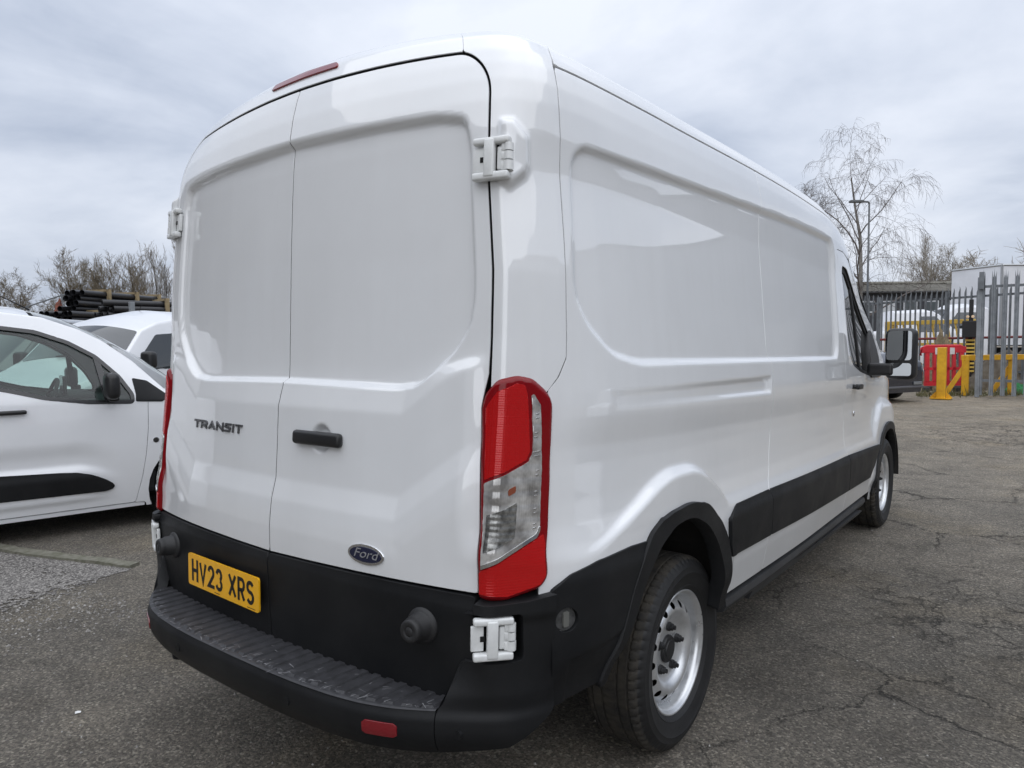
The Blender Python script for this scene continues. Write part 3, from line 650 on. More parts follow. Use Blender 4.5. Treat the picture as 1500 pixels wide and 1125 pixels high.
def bump_poly(sg, poly, nm, m=PLAST, parent=None, **k):
    P = np.array(poly); return panel(nm, bumper, lambda U, Z: sd_poly(U*sg if sg else np.abs(U), Z, poly), P[:, 0].min()-.01 if sg > 0 else (-P[:, 0].max()-.01), P[:, 0].max()+.01 if sg >= 0 else -P[:, 0].min()+.01, P[:, 1].min()-.01, P[:, 1].max()+.01, .010, .008, m, parent or VAN, **k)
bc = panel('rear_bumper', bumper, lambda U, Z: np.minimum(np.minimum(u1-.002-np.abs(U), Z-.352), .474-Z), -u1-.01, u1+.01, .34, .48, .012, .0075, PLAST, VAN, depth=.012)
for sg in (1, -1):
    bk = bump_poly(sg, [(u1+.001, .352), (uat(.90), .372), (UM-.02, .440), (UM-.004, .452), (UM-.004, .772), (uat(.93), .762), (u4, .758), (u4-.004, .733), (u3, .733), (u3+.006, .70), (u3+.006, .625), (u3, .602), (u2-.002, .602), (u2-.016, .585), (u1+.016, .49), (u1+.001, .474)], 'bumper_corner', depth=.045)
    # ledges above and below the lower hinge
    rb = MB(); 
    q = [(-1, 0)]
    a_ = np.linspace(u4-.03, u3+.01, 14); up = np.stack(bumper(a_*sg, np.full(14, .602)), 1); s_in = np.stack(body(-.03)(np.interp(a_, _us, _ss)*sg, np.full(14, .60)), 1)
    rb.grid(np.stack([up, s_in], 1), flip=sg > 0); rb.build('hinge_ledge', PLAST, bk); rb = MB(); up2 = np.stack(bumper(a_*sg, np.full(14, .733)), 1); s2 = np.stack(body(-.03)(np.interp(a_, _us, _ss)*sg, np.full(14, .735)), 1); rb.grid(np.stack([up2, s2], 1), flip=sg < 0); rb.build('hinge_hood', PLAST, bk); rb = MB()
    up3 = np.stack(bumper(np.linspace(u4, UM-.01, 14)*sg, np.full(14, .759)), 1); s3 = np.stack(body(-.03)(np.interp(np.linspace(u4, UM-.01, 14), _us, _ss)*sg, np.full(14, .772)), 1); rb.grid(np.stack([up3, s3], 1), flip=sg > 0); rb.build('lamp_ledge', PLAST, bk); rb = MB()
    # inner cheek beside the door trim
    zz = np.linspace(.36, .60, 8); uu = u1+(u2-u1)*np.clip((zz-.475)/.12, 0, 1); ck = np.stack(bumper(uu*sg, zz), 1); cin = ck.copy(); cin[:, 1] += .14; rb.grid(np.stack([ck, cin], 1), flip=sg > 0)
    rb.build('step_cheek', PLAST, bk)
    bump_poly(sg, smooth_poly([(uat(.575), .398), (uat(.668), .398), (uat(.668), .436), (uat(.575), .436)], .006), 'bumper_reflector', REDD if False else mat('reflector_red', (.20, .006, .012), .25, coat=1), bc, depth=.004)
    for xs in (.30, .80):
        o = np.array(bumper(np.array([uat(xs)*sg]), np.array([.415]))).ravel(); MB().tube(o+np.array([0, .01, 0]), o+np.array([.3*sg*(xs > .5), -1, 0])*.0025, .013, n=20).build('parking_sensor', PLAST, bc if xs < .75 else bk)
# reflector plates sit 2 mm proud
for o_ in VAN.children_recursive:
    if o_.name.startswith('bumper_reflector'): o_.location = (0, -.003, 0)
def treadz(x):
    seg = np.mod(x+.75, .243); rib = np.mod(x+.75, .0486)
    return .006*(_sm(.004, .007, rib)*(1-_sm(.030, .034, rib)))-.004*(seg < .004)
xs = np.linspace(-.75, .75, 900); inner = base(np.interp(np.abs(xs), base(np.linspace(0, .9, 500), np.full(500, .5))[0], np.linspace(0, .9, 500))*np.sign(xs), np.full(900, .48))[1]+.03
outer = np.interp(np.abs(xs), _cb[:, 0], _cb[:, 1]); rows = []
for f, dz, rw in ((0, 0, 0), (.10, 0, 0), (.16, 0, 1), (.55, 0, 1), (.90, 0, 1), (.93, 0, 0), (.965, -.001, 0), (1.0, -.004, 0)):
    yy = inner+(outer+.006-inner)*f; rows.append(np.stack(bw(xs, yy, .478+dz+treadz(xs)*rw), 1))
MB().grid(np.stack(rows, 0)).build('step_tread', mat('dusty_step_plastic', (.026, .026, .029), .55, col2=(.045, .045, .05), vscale=28, detail=8, bump=.1, bscale=500), bc)
# scuffs on the step
rnd = random.Random(4); sc = MB()
for i in range(150):
    x = rnd.uniform(-.73, .73); yy = float(np.interp(abs(x), _cb[:, 0], _cb[:, 1]))+rnd.uniform(.012, .05 if rnd.random() < .75 else .13); L_ = rnd.uniform(.003, .018); a = rnd.uniform(-.5, 2.0); w_ = rnd.uniform(.0006, .0018)
    zt = .4787+float(treadz(np.array([x]))[0]); d = np.array([math.cos(a), math.sin(a)])*L_; q = np.array([-d[1], d[0]])/L_*w_
    pp = [bwp((x+sx*d[0]+sy*q[0], yy+sx*d[1]+sy*q[1], zt)) for sx, sy in ((-1, -1), (1, -.4), (1, .4), (-1, 1))]; sc.add(pp, [(0, 1, 2, 3)])
sc.build('step_scuffs', mat('scuff_grey', (.22, .22, .23), .8), bc, kind='stuff')
# ---- underside
ub = MB(); 
for c, d in (((0, .2, .52), (1.40, 2.2, .24)), ((0, 2.2, .48), (1.60, 2.6, .16)), ((0, 4.1, .50), (1.30, 1.2, .3)), ((0, -.75, .50), (1.66, .36, .22)), ((.37, 0, .36), (.72, .09, .09)), ((-.37, 0, .36), (.72, .09, .09)), ((0, 0, .36), (.28, .26, .26)), ((0, 3.75, .42), (1.3, .12, .12))):
    P = MB().box(c, d); ub.add([bwp(q) for q in P.V], P.F)
ub.build('underbody', DARK, VAN)
MB().tube((-.50, -1.03, .365), (-.50, -1.06, .36), .012).lathe([(0, .006), (.034, .006), (.036, 0), (.034, -.012), (0, -.012)], (-.50, -1.075, .345), (0, .1, 1), 20).build('towing_eye', PLAST, VAN)
for sg in (1, -1):
    for cy, cz, r in ((-.135, .43, .46), (3.742, .50, .43)):
        ln = MB(); A = np.linspace(.12, math.pi-.30, 26) if cy < 1 else np.linspace(0, math.pi, 26); P = np.stack([np.stack([np.full(26, sg*xx), cy+r*np.cos(A), cz+r*np.sin(A)], 1) for xx in (.62, .80, .99)], 0)
        P = np.stack([np.stack(bw(q[:, 0], q[:, 1], q[:, 2]), 1) for q in P]); ln.grid(P); ln.build('wheel_arch_liner', mat('arch_liner', (.014, .0135, .013), .9, col2=(.024, .021, .018), vscale=10), VAN)
    st = MB(); pr = [(.94, .395), (.985, .405), (1.0, .43), (.995, .455), (.975, .462), (.972, .468), (.985, .472), (.988, .488), (.95, .495), (.93, .49)]
    Q = [[bwp((sg*a*(1-.047*float(_sm(1, 3.3, yv))), yv, b)) for a, b in pr] for yv in (.335, .9, 2.0, 3.10)]; st.grid(np.array([q+[q[0]] for q in Q]), flip=sg < 0); st.add(Q[0], [tuple(range(len(pr)))]); st.build('sill_step', mat('sill_plastic', (.035, .036, .038), .5, var=.2, vscale=4), VAN)
    st = MB(); st.add([bwp((sg*a, y_, b)) for y_ in (.72, 2.9) for a, b in ((.90, .40), (.975, .40), (.955, .352 if y_ < 2 else .37), (.90, .36))], [(0, 1, 2, 3), (4, 7, 6, 5), (0, 4, 5, 1), (1, 5, 6, 2), (2, 6, 7, 3)]); st.build('sill_fin', MATS['sill_plastic'], VAN)
# ---- cab: windscreen, bonnet, nose, mirrors, inside
def loft(A, bow, m, nm, parent=VAN, n=14, bowz=0):
    rows = []
    for (x, y, z), b in zip(A, bow):
        u = np.linspace(-1, 1, n); rows.append(np.stack(bw(u*x, y+b*(1-u**2), z+bowz*(1-u**2)), 1))
    return MB().grid(np.array(rows)).build(nm, m, parent, True)
al = np.array(ALINE[:5]); ap = [tuple(float(v) for v in (base(np.array([a]), np.array([b]))[i][0] for i in range(3))) for a, b in al]
loft(ap, (.16, .22, .26, .28, .28), glass_mat('windscreen_glass', (.22, .26, .25)), 'windscreen')
al2 = np.array(ALINE[4:]); ap2 = [tuple(float(v) for v in (base(np.array([a]), np.array([b]))[i][0] for i in range(3))) for a, b in al2]
loft(ap2, (.28, .26, .24, .22, .22), PAINT, 'bonnet')
top_c = [base(np.array([4.44]), np.array([tq])) for tq in (2.203, 2.30, 2.45, 2.7, 3.0)]
cab = MB(); 
for c, d in (((.48, 2.62, 1.30), (.46, .16, .75)), ((-.48, 2.62, 1.30), (.46, .16, .75)), ((.48, 2.62, 1.74), (.26, .10, .18)), ((-.48, 2.62, 1.74), (.26, .10, .18)), ((0, 3.45, 1.18), (1.7, .5, .25)), ((0, 2.2, 1.3), (1.75, .03, 1.5)), ((0, 2.9, .95), (1.7, 1.4, .2))):
    P = MB().box(c, d, None, .04); cab.add([bwp(q) for q in P.V], P.F)
cab.build('cab_interior', mat('cab_trim', (.018, .018, .02), .7), VAN)
MIRG = mat('mirror_glass', (.55, .57, .58), .015, metal=1)
for sg in (1, -1):
    mc = np.array((sg*1.158, 3.0, 1.468)); rt = np.array(((math.cos(R(-7*sg)), -math.sin(R(-7*sg)), 0), (math.sin(R(-7*sg)), math.cos(R(-7*sg)), 0), (0, 0, 1)))
    P = MB().box((0, .045, 0), (.190, .12, .345), None, .042); mr = auto_smooth(obj('door_mirror', [bwp(mc+rt@np.array(q)) for q in P.V], P.F, mat('mirror_black', (.012, .012, .013), .4), VAN), 50)
    for zc, hh_, nm in ((.055, .195, 'mirror_glass'), (-.105, .085, 'wide_mirror_glass')):
        pg = smooth_poly([(-.078, -hh_/2), (.078, -hh_/2), (.078, hh_/2), (-.070, hh_/2)], .022); P = MB().prism(pg, (0, -.0165, zc), (1, 0, 0), (0, 0, 1), .002); 
        tl_ = R(4 if 'wide' not in nm else 9); obj(nm, [bwp(mc+rt@np.array((q[0], q[1]+(q[2]-zc)*math.sin(tl_)*.04, q[2]))) for q in P.V], P.F, MIRG, mr)
    P = MB().box((0, 0, 0), (.16, .10, .085), None, .02); obj('mirror_arm', [bwp(np.array((sg*1.045, 3.02, 1.362))+np.array(q)) for q in P.V], P.F, MATS['mirror_black'], mr)
    fr = [o for o in VAN.children if o.name.startswith('front_door')][0 if sg > 0 else 1]
    vp('mirror_sail', smooth_poly([(5.00, 1.300), (5.44, 1.305), (5.44, 1.46), (5.25, 1.63), (5.14, 1.675), (5.03, 1.50)], .03), .03, .02, MATS['mirror_black'], sg, off=.012, parent=fr, depth=.03)
    o, u, v, n = surf_frame(sg*4.39, 1.252); rot = np.stack([u, v, n], 1); b = MB().box(o+n*.030, (.155, .034, .022), rot, .010).box(o+n*.012-u*.06, (.025, .028, .03), rot).box(o+n*.012+u*.06, (.025, .028, .03), rot); b.build('door_handle', MATS['handle_black'], fr, True)
    MB().lathe([(0, .004), (.017, .004), (.019, 0)], o-v*.175+u*.03, n, 20).build('door_lock', CHROME, fr, True)
# ---- wheels
def wheel(cx, cy, cz, sg, R0=.3465, parent=VAN, rimR=.2205, nuts=5, tyw=.116, holes=16):
    C = np.array((cx, cy, cz)); ax = np.array((sg, 0, 0.)); k = R0/.3465
    half = [(.216, .085), (.224, .094), (.236, .102), (.2385, .1045), (.241, .1035), (.262, .1115), (.284, .1155), (.286, .1170), (.289, .1160), (.304, .1135), (.307, .1140), (.310, .1120), (.322, .1055), (.333, .098), (.340, .090), (.3435, .082), (.345, .074), (.345, .071), (.338, .0695), (.338, .0635), (.3455, .062), (.346, .045), (.346, .0335), (.338, .032), (.338, .0255), (.3462, .024), (.3465, .008)]
    prof = half+[(r, -h) for r, h in half[::-1]]; n = 330; A = np.linspace(0, 2*math.pi, n, endpoint=False); V = []; F = []
    for r, h in prof:
        rr = np.full(n, r*k)
        if r > .332:
            ph = (A*66/(2*math.pi)+abs(h)*9) % 1
            if abs(h) > .066: rr = rr-.006*((ph < .22) & True)
            elif r > .343: rr = rr-.004*(ph < .13)
        elif r > .318: ph = (A*66/(2*math.pi)+abs(h)*9) % 1; rr = rr-.003*(ph < .22)
        V.append(np.stack([np.full(n, cx+sg*h*tyw/.116), cy+rr*np.cos(A), cz+rr*np.sin(A)], 1))
    V = np.vstack(V); ni = np.arange(n); nj = (ni+1) % n
    for i in range(len(prof)-1):
        q = np.stack([i*n+ni, i*n+nj, (i+1)*n+nj, (i+1)*n+ni], 1); F += (q if sg > 0 else q[:, ::-1]).tolist()
    me_side = obj('wheel', V, F, RUB, parent, True); me_side.data.materials.append(TREAD)
    mi = np.zeros(len(F), int); npf = len(prof)-1
    for i in range(npf):
        if prof[i][0] > .332 and prof[i+1][0] > .332: mi[i*n:(i+1)*n] = 1
    me_side.data.polygons.foreach_set('material_index', mi.tolist())
    auto_smooth(me_side, 40)
    # pressed steel rim with a ring of vent holes
    pr = np.array([(.0, -.052), (.05, -.052), (.088, -.052), (.102, -.049), (.114, -.042), (.124, -.031), (.134, -.023), (.146, -.020), (.158, -.023), (.168, -.030), (.177, -.039), (.184, -.050), (.189, -.057), (.1925, -.057), (.196, -.050), (.1985, -.038), (.2005, -.022), (.205, -.013), (.2105, -.009), (.2155, -.003), (.2185, -.001), (.2215, -.004), (.2225, -.014)])
    pr = pr*np.array([k, 1]); d = np.r_[0, np.cumsum(np.hypot(*np.diff(pr, axis=0).T))]; fx = cx+sg*(.096*tyw/.116)
    def rs(a, q):
        r = np.interp(q, d, pr[:, 0]); h = np.interp(q, d, pr[:, 1]); return fx+sg*h, cy+r*np.cos(a), cz+r*np.sin(a)
    qh = np.interp(.1655*k, pr[:, 0][:12], d[:12]); st = 2*math.pi/holes
    def hs(a, q):
        da = (np.mod(a+st/2, st)-st/2)*.1655*k; return np.hypot(da/.0135, (q-qh)/.0155)*.0135-.0135
    rim = panel('rim', rs, lambda a, q: np.minimum(hs(a, q), 9) if holes else np.ones(np.shape(a)), 0, 2*math.pi, .002, d[-1], .028 if R0 > .33 else .06, .005, STEEL, me_side, depth=0, flip=sg < 0)
    hb = MB(); f0 = np.array((fx-sg*.052, cy, cz)); hb.lathe([(.050, -.01), (.050, .006), (.046, .012), (.034, .013), (.032, .017), (0, .018)], f0, ax, 28); auto_smooth(hb.build('hub_cap', mat('hub_black', (.014, .014, .015), .5), me_side))
    for i in range(nuts):
        a = 2*math.pi*(i+.13)/nuts; q = f0+np.array((0, math.cos(a), math.sin(a)))*.080*k
        auto_smooth(MB().lathe([(.0165, 0), (.0165, .010), (.013, .012), (.013, .020), (.008, .023), (.008, .030), (0, .031)], q, ax, 10).build('wheel_nut', MATS['hub_black'], me_side))
    MB().lathe([(.0, -.105), (.17*k, -.105), (.195*k, -.11)], np.array((fx, cy, cz)), ax, 24).build('brake_drum', DARK, me_side)
    return me_side
for sg in (1, -1):
    wheel(sg*.859, 0, .345, sg); wheel(sg*.859, 3.75, .345, sg)
# ================================================================ ground
def asphalt():
    m = bpy.data.materials.new('worn_asphalt'); N, L = nodes_of(m); b = N['Principled BSDF']; tc = N.new('ShaderNodeTexCoord')
    def nz(scale, det=6, ro=.6, dist=0, off=0):
        n = N.new('ShaderNodeTexNoise'); n.inputs['Scale'].default_value = scale; n.inputs['Detail'].default_value = det; n.inputs['Roughness'].default_value = ro; n.inputs['Distortion'].default_value = dist
        mp = N.new('ShaderNodeMapping'); mp.inputs['Location'].default_value = (off, off*1.7, 0); L.new(tc.outputs['Object'], mp.inputs[0]); L.new(mp.outputs[0], n.inputs['Vector']); return n.outputs[0]
    def ramp(v, *st):
        r = N.new('ShaderNodeValToRGB'); L.new(v, r.inputs[0]); e = r.color_ramp.elements
        e[0].position, e[0].color = st[0][0], (*st[0][1], 1); e[1].position, e[1].color = st[-1][0], (*st[-1][1], 1)
        for p, c in st[1:-1]: q = e.new(p); q.color = (*c, 1)
        return r.outputs[0]
    def mixc(f, a, c, mode='MIX'):
        x = N.new('ShaderNodeMix'); x.data_type = 'RGBA'; x.blend_type = mode
        if isinstance(f, float): x.inputs[0].default_value = f
        else: L.new(f, x.inputs[0])
        for i, v in ((6, a), (7, c)):
            if isinstance(v, tuple): x.inputs[i].default_value = (*v, 1)
            else: L.new(v, x.inputs[i])
        return x.outputs[2]
    def mth(op, a, c=None):
        n = N.new('ShaderNodeMath'); n.operation = op
        for i, v in enumerate((a, c)):
            if v is None: continue
            if isinstance(v, (int, float)): n.inputs[i].default_value = v
            else: L.new(v, n.inputs[i])
        return n.outputs[0]
    # aggregate
    vo = N.new('ShaderNodeTexVoronoi'); vo.inputs['Scale'].default_value = 120; vo.inputs['Randomness'].default_value = 1; L.new(tc.outputs['Object'], vo.inputs['Vector'])
    sep = N.new('ShaderNodeSeparateColor'); L.new(vo.outputs['Color'], sep.inputs[0])
    stone = ramp(sep.outputs[0], (0, (.050, .048, .045)), (.5, (.135, .124, .110)), (.88, (.24, .22, .19)), (1, (.42, .39, .34)))
    fine = nz(330, 3, .7); grain = mixc(.45, stone, ramp(fine, (.3, (.045, .043, .041)), (.7, (.22, .203, .178))))
    big = nz(.55, 8, .62, .3, 3.1); c = mixc(.85, grain, ramp(big, (.30, (.86, .84, .80)), (.5, (1.22, 1.18, 1.11)), (.70, (1.62, 1.54, 1.42))), 'MULTIPLY')
    mid = nz(3.4, 6, .65, .5, 8.2); c = mixc(.8, c, ramp(mid, (.32, (.68, .67, .66)), (.52, (1, 1, 1)), (.72, (1.22, 1.2, 1.16))), 'MULTIPLY')
    pit = nz(75, 4, .7, .8, 17.); c = mixc(.75, c, ramp(pit, (.30, (.30, .29, .28)), (.44, (.92, .92, .92)), (.60, (1.05, 1.05, 1.04)), (.75, (1.45, 1.42, 1.36))), 'MULTIPLY')
    # brown mossy tinge in places
    c = mixc(mth('MULTIPLY', ramp(nz(1.1, 7, .65, .2, 14.), (.52, (0, 0, 0)), (.72, (1, 1, 1))), .5), c, mixc(1.0, c, (1.10, 1.0, .80), 'MULTIPLY'))
    # paler and browner towards the yard's far end
    sx = N.new('ShaderNodeSeparateXYZ'); L.new(tc.outputs['Object'], sx.inputs[0])
    far_tone = N.new('ShaderNodeMapRange'); far_tone.inputs[1].default_value = 4.5; far_tone.inputs[2].default_value = 15; far_tone.interpolation_type = 'SMOOTHSTEP'; L.new(mth('ADD', sx.outputs[1], mth('MULTIPLY', nz(.4, 5, .6, 0, 2.), 3.0)), far_tone.inputs[0])
    c = mixc(far_tone.outputs[0], c, mixc(1.0, c, (1.28, 1.23, 1.15), 'MULTIPLY'))
    c = mixc(1.0, c, (1.44, 1.45, 1.46), 'MULTIPLY')
    # cracks: irregular network, only where the surface is broken up
    wrp = N.new('ShaderNodeTexNoise'); wrp.inputs['Scale'].default_value = 2.2; wrp.inputs['Detail'].default_value = 9; wrp.inputs['Roughness'].default_value = .72; L.new(tc.outputs['Object'], wrp.inputs['Vector'])
    va = N.new('ShaderNodeVectorMath'); va.operation = 'MULTIPLY_ADD'; L.new(wrp.outputs['Color'], va.inputs[0]); va.inputs[1].default_value = (.55, .55, 0); L.new(tc.outputs['Object'], va.inputs[2])
    def cracks(scale, wd, off):
        mp = N.new('ShaderNodeMapping'); mp.inputs['Location'].default_value = (off, -off, 0); L.new(va.outputs[0], mp.inputs[0])
        v = N.new('ShaderNodeTexVoronoi'); v.feature = 'DISTANCE_TO_EDGE'; v.inputs['Scale'].default_value = scale; L.new(mp.outputs[0], v.inputs['Vector'])
        q = N.new('ShaderNodeMapRange'); q.inputs[1].default_value = 0; q.inputs[2].default_value = wd; q.inputs[3].default_value = 1; q.inputs[4].default_value = 0; L.new(v.outputs['Distance'], q.inputs[0]); return q.outputs[0]
    k1 = mth('MULTIPLY', cracks(1.0, .0085, 1.3), ramp(nz(.45, 4, .6, 0, 6.9), (.44, (0, 0, 0)), (.54, (1, 1, 1))))
    k2 = mth('MULTIPLY', cracks(2.6, .020, 7.7), ramp(nz(.50, 5, .65, .4, 21.4), (.575, (0, 0, 0)), (.66, (1, 1, 1))))
    def near(px, py, r0, r1):
        v = N.new('ShaderNodeVectorMath'); v.operation = 'DISTANCE'; L.new(tc.outputs['Object'], v.inputs[0]); v.inputs[1].default_value = (px, py, 0)
        q = N.new('ShaderNodeMapRange'); q.interpolation_type = 'SMOOTHSTEP'; q.inputs[1].default_value = r1; q.inputs[2].default_value = r0; q.inputs[3].default_value = 1; q.inputs[4].default_value = 0; L.new(mth('ADD', v.outputs['Value'], mth('MULTIPLY', nz(1.3, 4, .6, 0, 33.), .9)), q.inputs[0]); return q.outputs[0]
    right = N.new('ShaderNodeMapRange'); right.inputs[1].default_value = .35; right.inputs[2].default_value = .75; right.inputs[3].default_value = 0; right.inputs[4].default_value = 1; right.clamp = True; L.new(sx.outputs[0], right.inputs[0])
    k1 = mth('MULTIPLY', k1, right.outputs[0]); craze = mth('MAXIMUM', near(1.65, 2.05, 1.45, .75), near(1.5, 10.5, 2.6, 1.2)); k3 = mth('MULTIPLY', cracks(5.2, .050, 3.9), mth('MULTIPLY', craze, mth('MULTIPLY', ramp(nz(3.0, 4, .6, 0, 51.), (.38, (0, 0, 0)), (.56, (1, 1, 1))), .85)))
    k2 = mth('MAXIMUM', mth('MULTIPLY', k2, right.outputs[0]), k3)
    ck = mth('MAXIMUM', k1, k2); c = mixc(mth('MULTIPLY', ck, .82), c, (.016, .0155, .015))
    L.new(c, b.inputs['Base Color']); b.inputs['Roughness'].default_value = .86; b.inputs['Specular IOR Level'].default_value = .35
    h = mth('ADD', mth('ADD', mth('MULTIPLY', vo.outputs['Distance'], -.55), mth('MULTIPLY', nz(48, 6, .78, .6, 5.), 4.2)), mth('MULTIPLY', ck, -2.5))
    bp = N.new('ShaderNodeBump'); bp.inputs['Strength'].default_value = .9; bp.inputs['Distance'].default_value = .012; L.new(h, bp.inputs['Height']); L.new(bp.outputs[0], b.inputs['Normal'])
    return m
rg = np.random.RandomState(7)
gx = np.concatenate([np.linspace(-900, -40, 8), np.linspace(-30, 30, 61), np.linspace(40, 900, 8)])
GXX, GYY = np.meshgrid(gx, gx, indexing='ij'); GZ = np.where((np.abs(GXX) < 26) & (np.abs(GYY) < 26) & ((np.abs(GXX) > 4) | (np.abs(GYY-1.5) > 5)), .010*np.sin(GXX*.9+1.3)*np.sin(GYY*.7)-.010, 0)
gr = MB().grid(np.stack([GXX, GYY, GZ], 2), flip=True).build('ground', asphalt(), None, True); gr['kind'] = 'structure'
# gravelly verge by the parked car, with its concrete edging
gp = [(-9, -3.2), (-9, -1.55), (-6, -.95), (-4.4, -.62), (-3.83, -.53), (-2.80, -.20), (-2.62, -.42), (-2.55, -.95), (-2.35, -1.35), (-2.05, -1.75), (-2.0, -2.2), (-3, -3.2)]
def gravel():
    m = mat('pale_gravel', (.20, .185, .17), .9, bump=1.0, bscale=70); N, L = nodes_of(m); b = N['Principled BSDF']; tc = N.new('ShaderNodeTexCoord')
    v = N.new('ShaderNodeTexVoronoi'); v.inputs['Scale'].default_value = 110; L.new(tc.outputs['Object'], v.inputs['Vector']); s = N.new('ShaderNodeSeparateColor'); L.new(v.outputs['Color'], s.inputs[0])
    r = N.new('ShaderNodeValToRGB'); L.new(s.outputs[0], r.inputs[0]); e = r.color_ramp.elements; e[0].color = (.055, .05, .047, 1); e[1].color = (.34, .32, .295, 1); q = e.new(.5); q.color = (.14, .130, .12, 1)
    L.new(r.outputs[0], b.inputs['Base Color'])
    # thins out to bare asphalt at its ragged edge
    n = N.new('ShaderNodeTexNoise'); n.inputs['Scale'].default_value = 26; n.inputs['Detail'].default_value = 7; L.new(tc.outputs['Object'], n.inputs['Vector'])
    at = N.new('ShaderNodeAttribute'); at.attribute_name = 'edge'
    ad = N.new('ShaderNodeMath'); ad.operation = 'ADD'; L.new(n.outputs[0], ad.inputs[0]); L.new(at.outputs['Fac'], ad.inputs[1])
    gt = N.new('ShaderNodeMath'); gt.operation = 'GREATER_THAN'; gt.inputs[1].default_value = .62; L.new(ad.outputs[0], gt.inputs[0]); L.new(gt.outputs[0], b.inputs['Alpha'])
    return m
GM = gravel(); gs = panel('gravel_verge', lambda a, c: (a, c, np.full(np.shape(a), .004)), lambda a, c: sd_poly(a, c, gp), -6.5, -1.9, -3.3, -.1, .06, .06, GM, None, depth=0, smooth=False)
gs['kind'] = 'structure'; ga = gs.data.attributes.new('edge', 'FLOAT', 'POINT'); gv = np.array([v.co[:] for v in gs.data.vertices])
ed = np.clip(sd_poly(gv[:, 0], gv[:, 1], gp)/.7, 0, 1); kd = sd_poly(gv[:, 0], gv[:, 1], [(-9, -4), (-9, -1.55), (-3.83, -.53), (-2.80, -.20), (-1, -4)]); ga.data.foreach_set('value', np.maximum(ed*.62, np.where((gv[:, 0] < -2.75), np.clip(.5-kd*1.3, 0, .5), 0)).tolist())
CONC = mat('mossy_concrete', (.20, .19, .155), .9, col2=(.115, .115, .08), vscale=22, bump=.5, bscale=160, detail=8)
kb = MB()
for a, c in (((-5.6, -.93), (-4.44, -.655)), ((-4.43, -.652), (-3.80, -.512)), ((-3.79, -.508), (-2.81, -.185))):
    a = np.array(a); c = np.array(c); d = (c-a)/np.linalg.norm(c-a); n = np.array([-d[1], d[0]]); nn = 14; w_ = .045
    kk = MB(); ring = []
    for i in range(nn+1):
        q = a+(c-a)*i/nn; jt = rg.uniform(-.004, .004, 4); ring.append([(*(q-n*(w_+jt[0])), -.02), (*(q-n*(w_-.004+jt[0])), .022+jt[1]), (*(q+n*(w_-.004+jt[2])), .024+jt[3]), (*(q+n*(w_+jt[2])), -.02)])
    kk.grid(np.array(ring)); kk.add(ring[0], [(0, 1, 2, 3)]); kk.add(ring[-1], [(3, 2, 1, 0)]); ko = kk.build('kerb_edging', CONC); ko['kind'] = 'structure'
# loose chippings
def pebbles(n, area, smin, smax, name, m, seed, lab):
    r = np.random.RandomState(seed); V = []; F = []
    for i in range(n):
        x, y = area(r); s = r.uniform(smin, smax)*(1 if r.rand() < .9 else 1.8); k = len(V); a0 = r.uniform(0, 6.28)
        for j in range(5): a = a0+j*1.2566; V.append((x+s*math.cos(a)*r.uniform(.6, 1.2), y+s*math.sin(a)*r.uniform(.6, 1.2), .001))
        V.append((x+s*r.uniform(-.3, .3), y+s*r.uniform(-.3, .3), s*r.uniform(.5, .9)+.002)); F += [(k+j, k+(j+1) % 5, k+5) for j in range(5)]
    return tag(obj(name, V, F, m), lab, 'stones', kind='stuff')
PEB = mat('pale_chippings', (.42, .40, .37), .8, col2=(.16, .15, .14), vscale=40)
def a1(r):
    t = r.rand(); x = -4.6+t*2.6; return x+r.normal(0, .12), -.75+.25*t-abs(r.normal(0, .55))
pebbles(2600, a1, .003, .008, 'verge_chippings', PEB, 3, 'pale loose chippings on the verge below the concrete edging')
def a2(r):
    return (r.uniform(-3.5, 3.2), r.uniform(-2.2, 0.2)) if r.rand() < .6 else (r.uniform(.7, 3.2), r.uniform(-.5, 9))
pebbles(900, a2, .0020, .0052, 'loose_grit', mat('white_grit', (.50, .48, .44), .8, col2=(.2, .19, .18), vscale=50), 5, 'scattered pale grit on the dark asphalt around the van')
lit = MB(); lit.add([(-1.085, -1.222, .004), (-1.066, -1.230, .004), (-1.052, -1.214, .007), (-1.062, -1.208, .008), (-1.082, -1.213, .005)], [(0, 1, 2, 3, 4)]); tag(lit.build('paper_scrap', mat('paper', (.75, .75, .73), .8)), 'small white paper scrap on the asphalt left of the bumper', 'litter')
# concrete edge in the bottom left corner
kb = MB(); kb.box((-.55, -1.62, .004), (1.3, .12, .05), np.array([[math.cos(.62), -math.sin(.62), 0], [math.sin(.62), math.cos(.62), 0], [0, 0, 1]])); ko = kb.build('kerb_edging', CONC); ko['kind'] = 'structure'
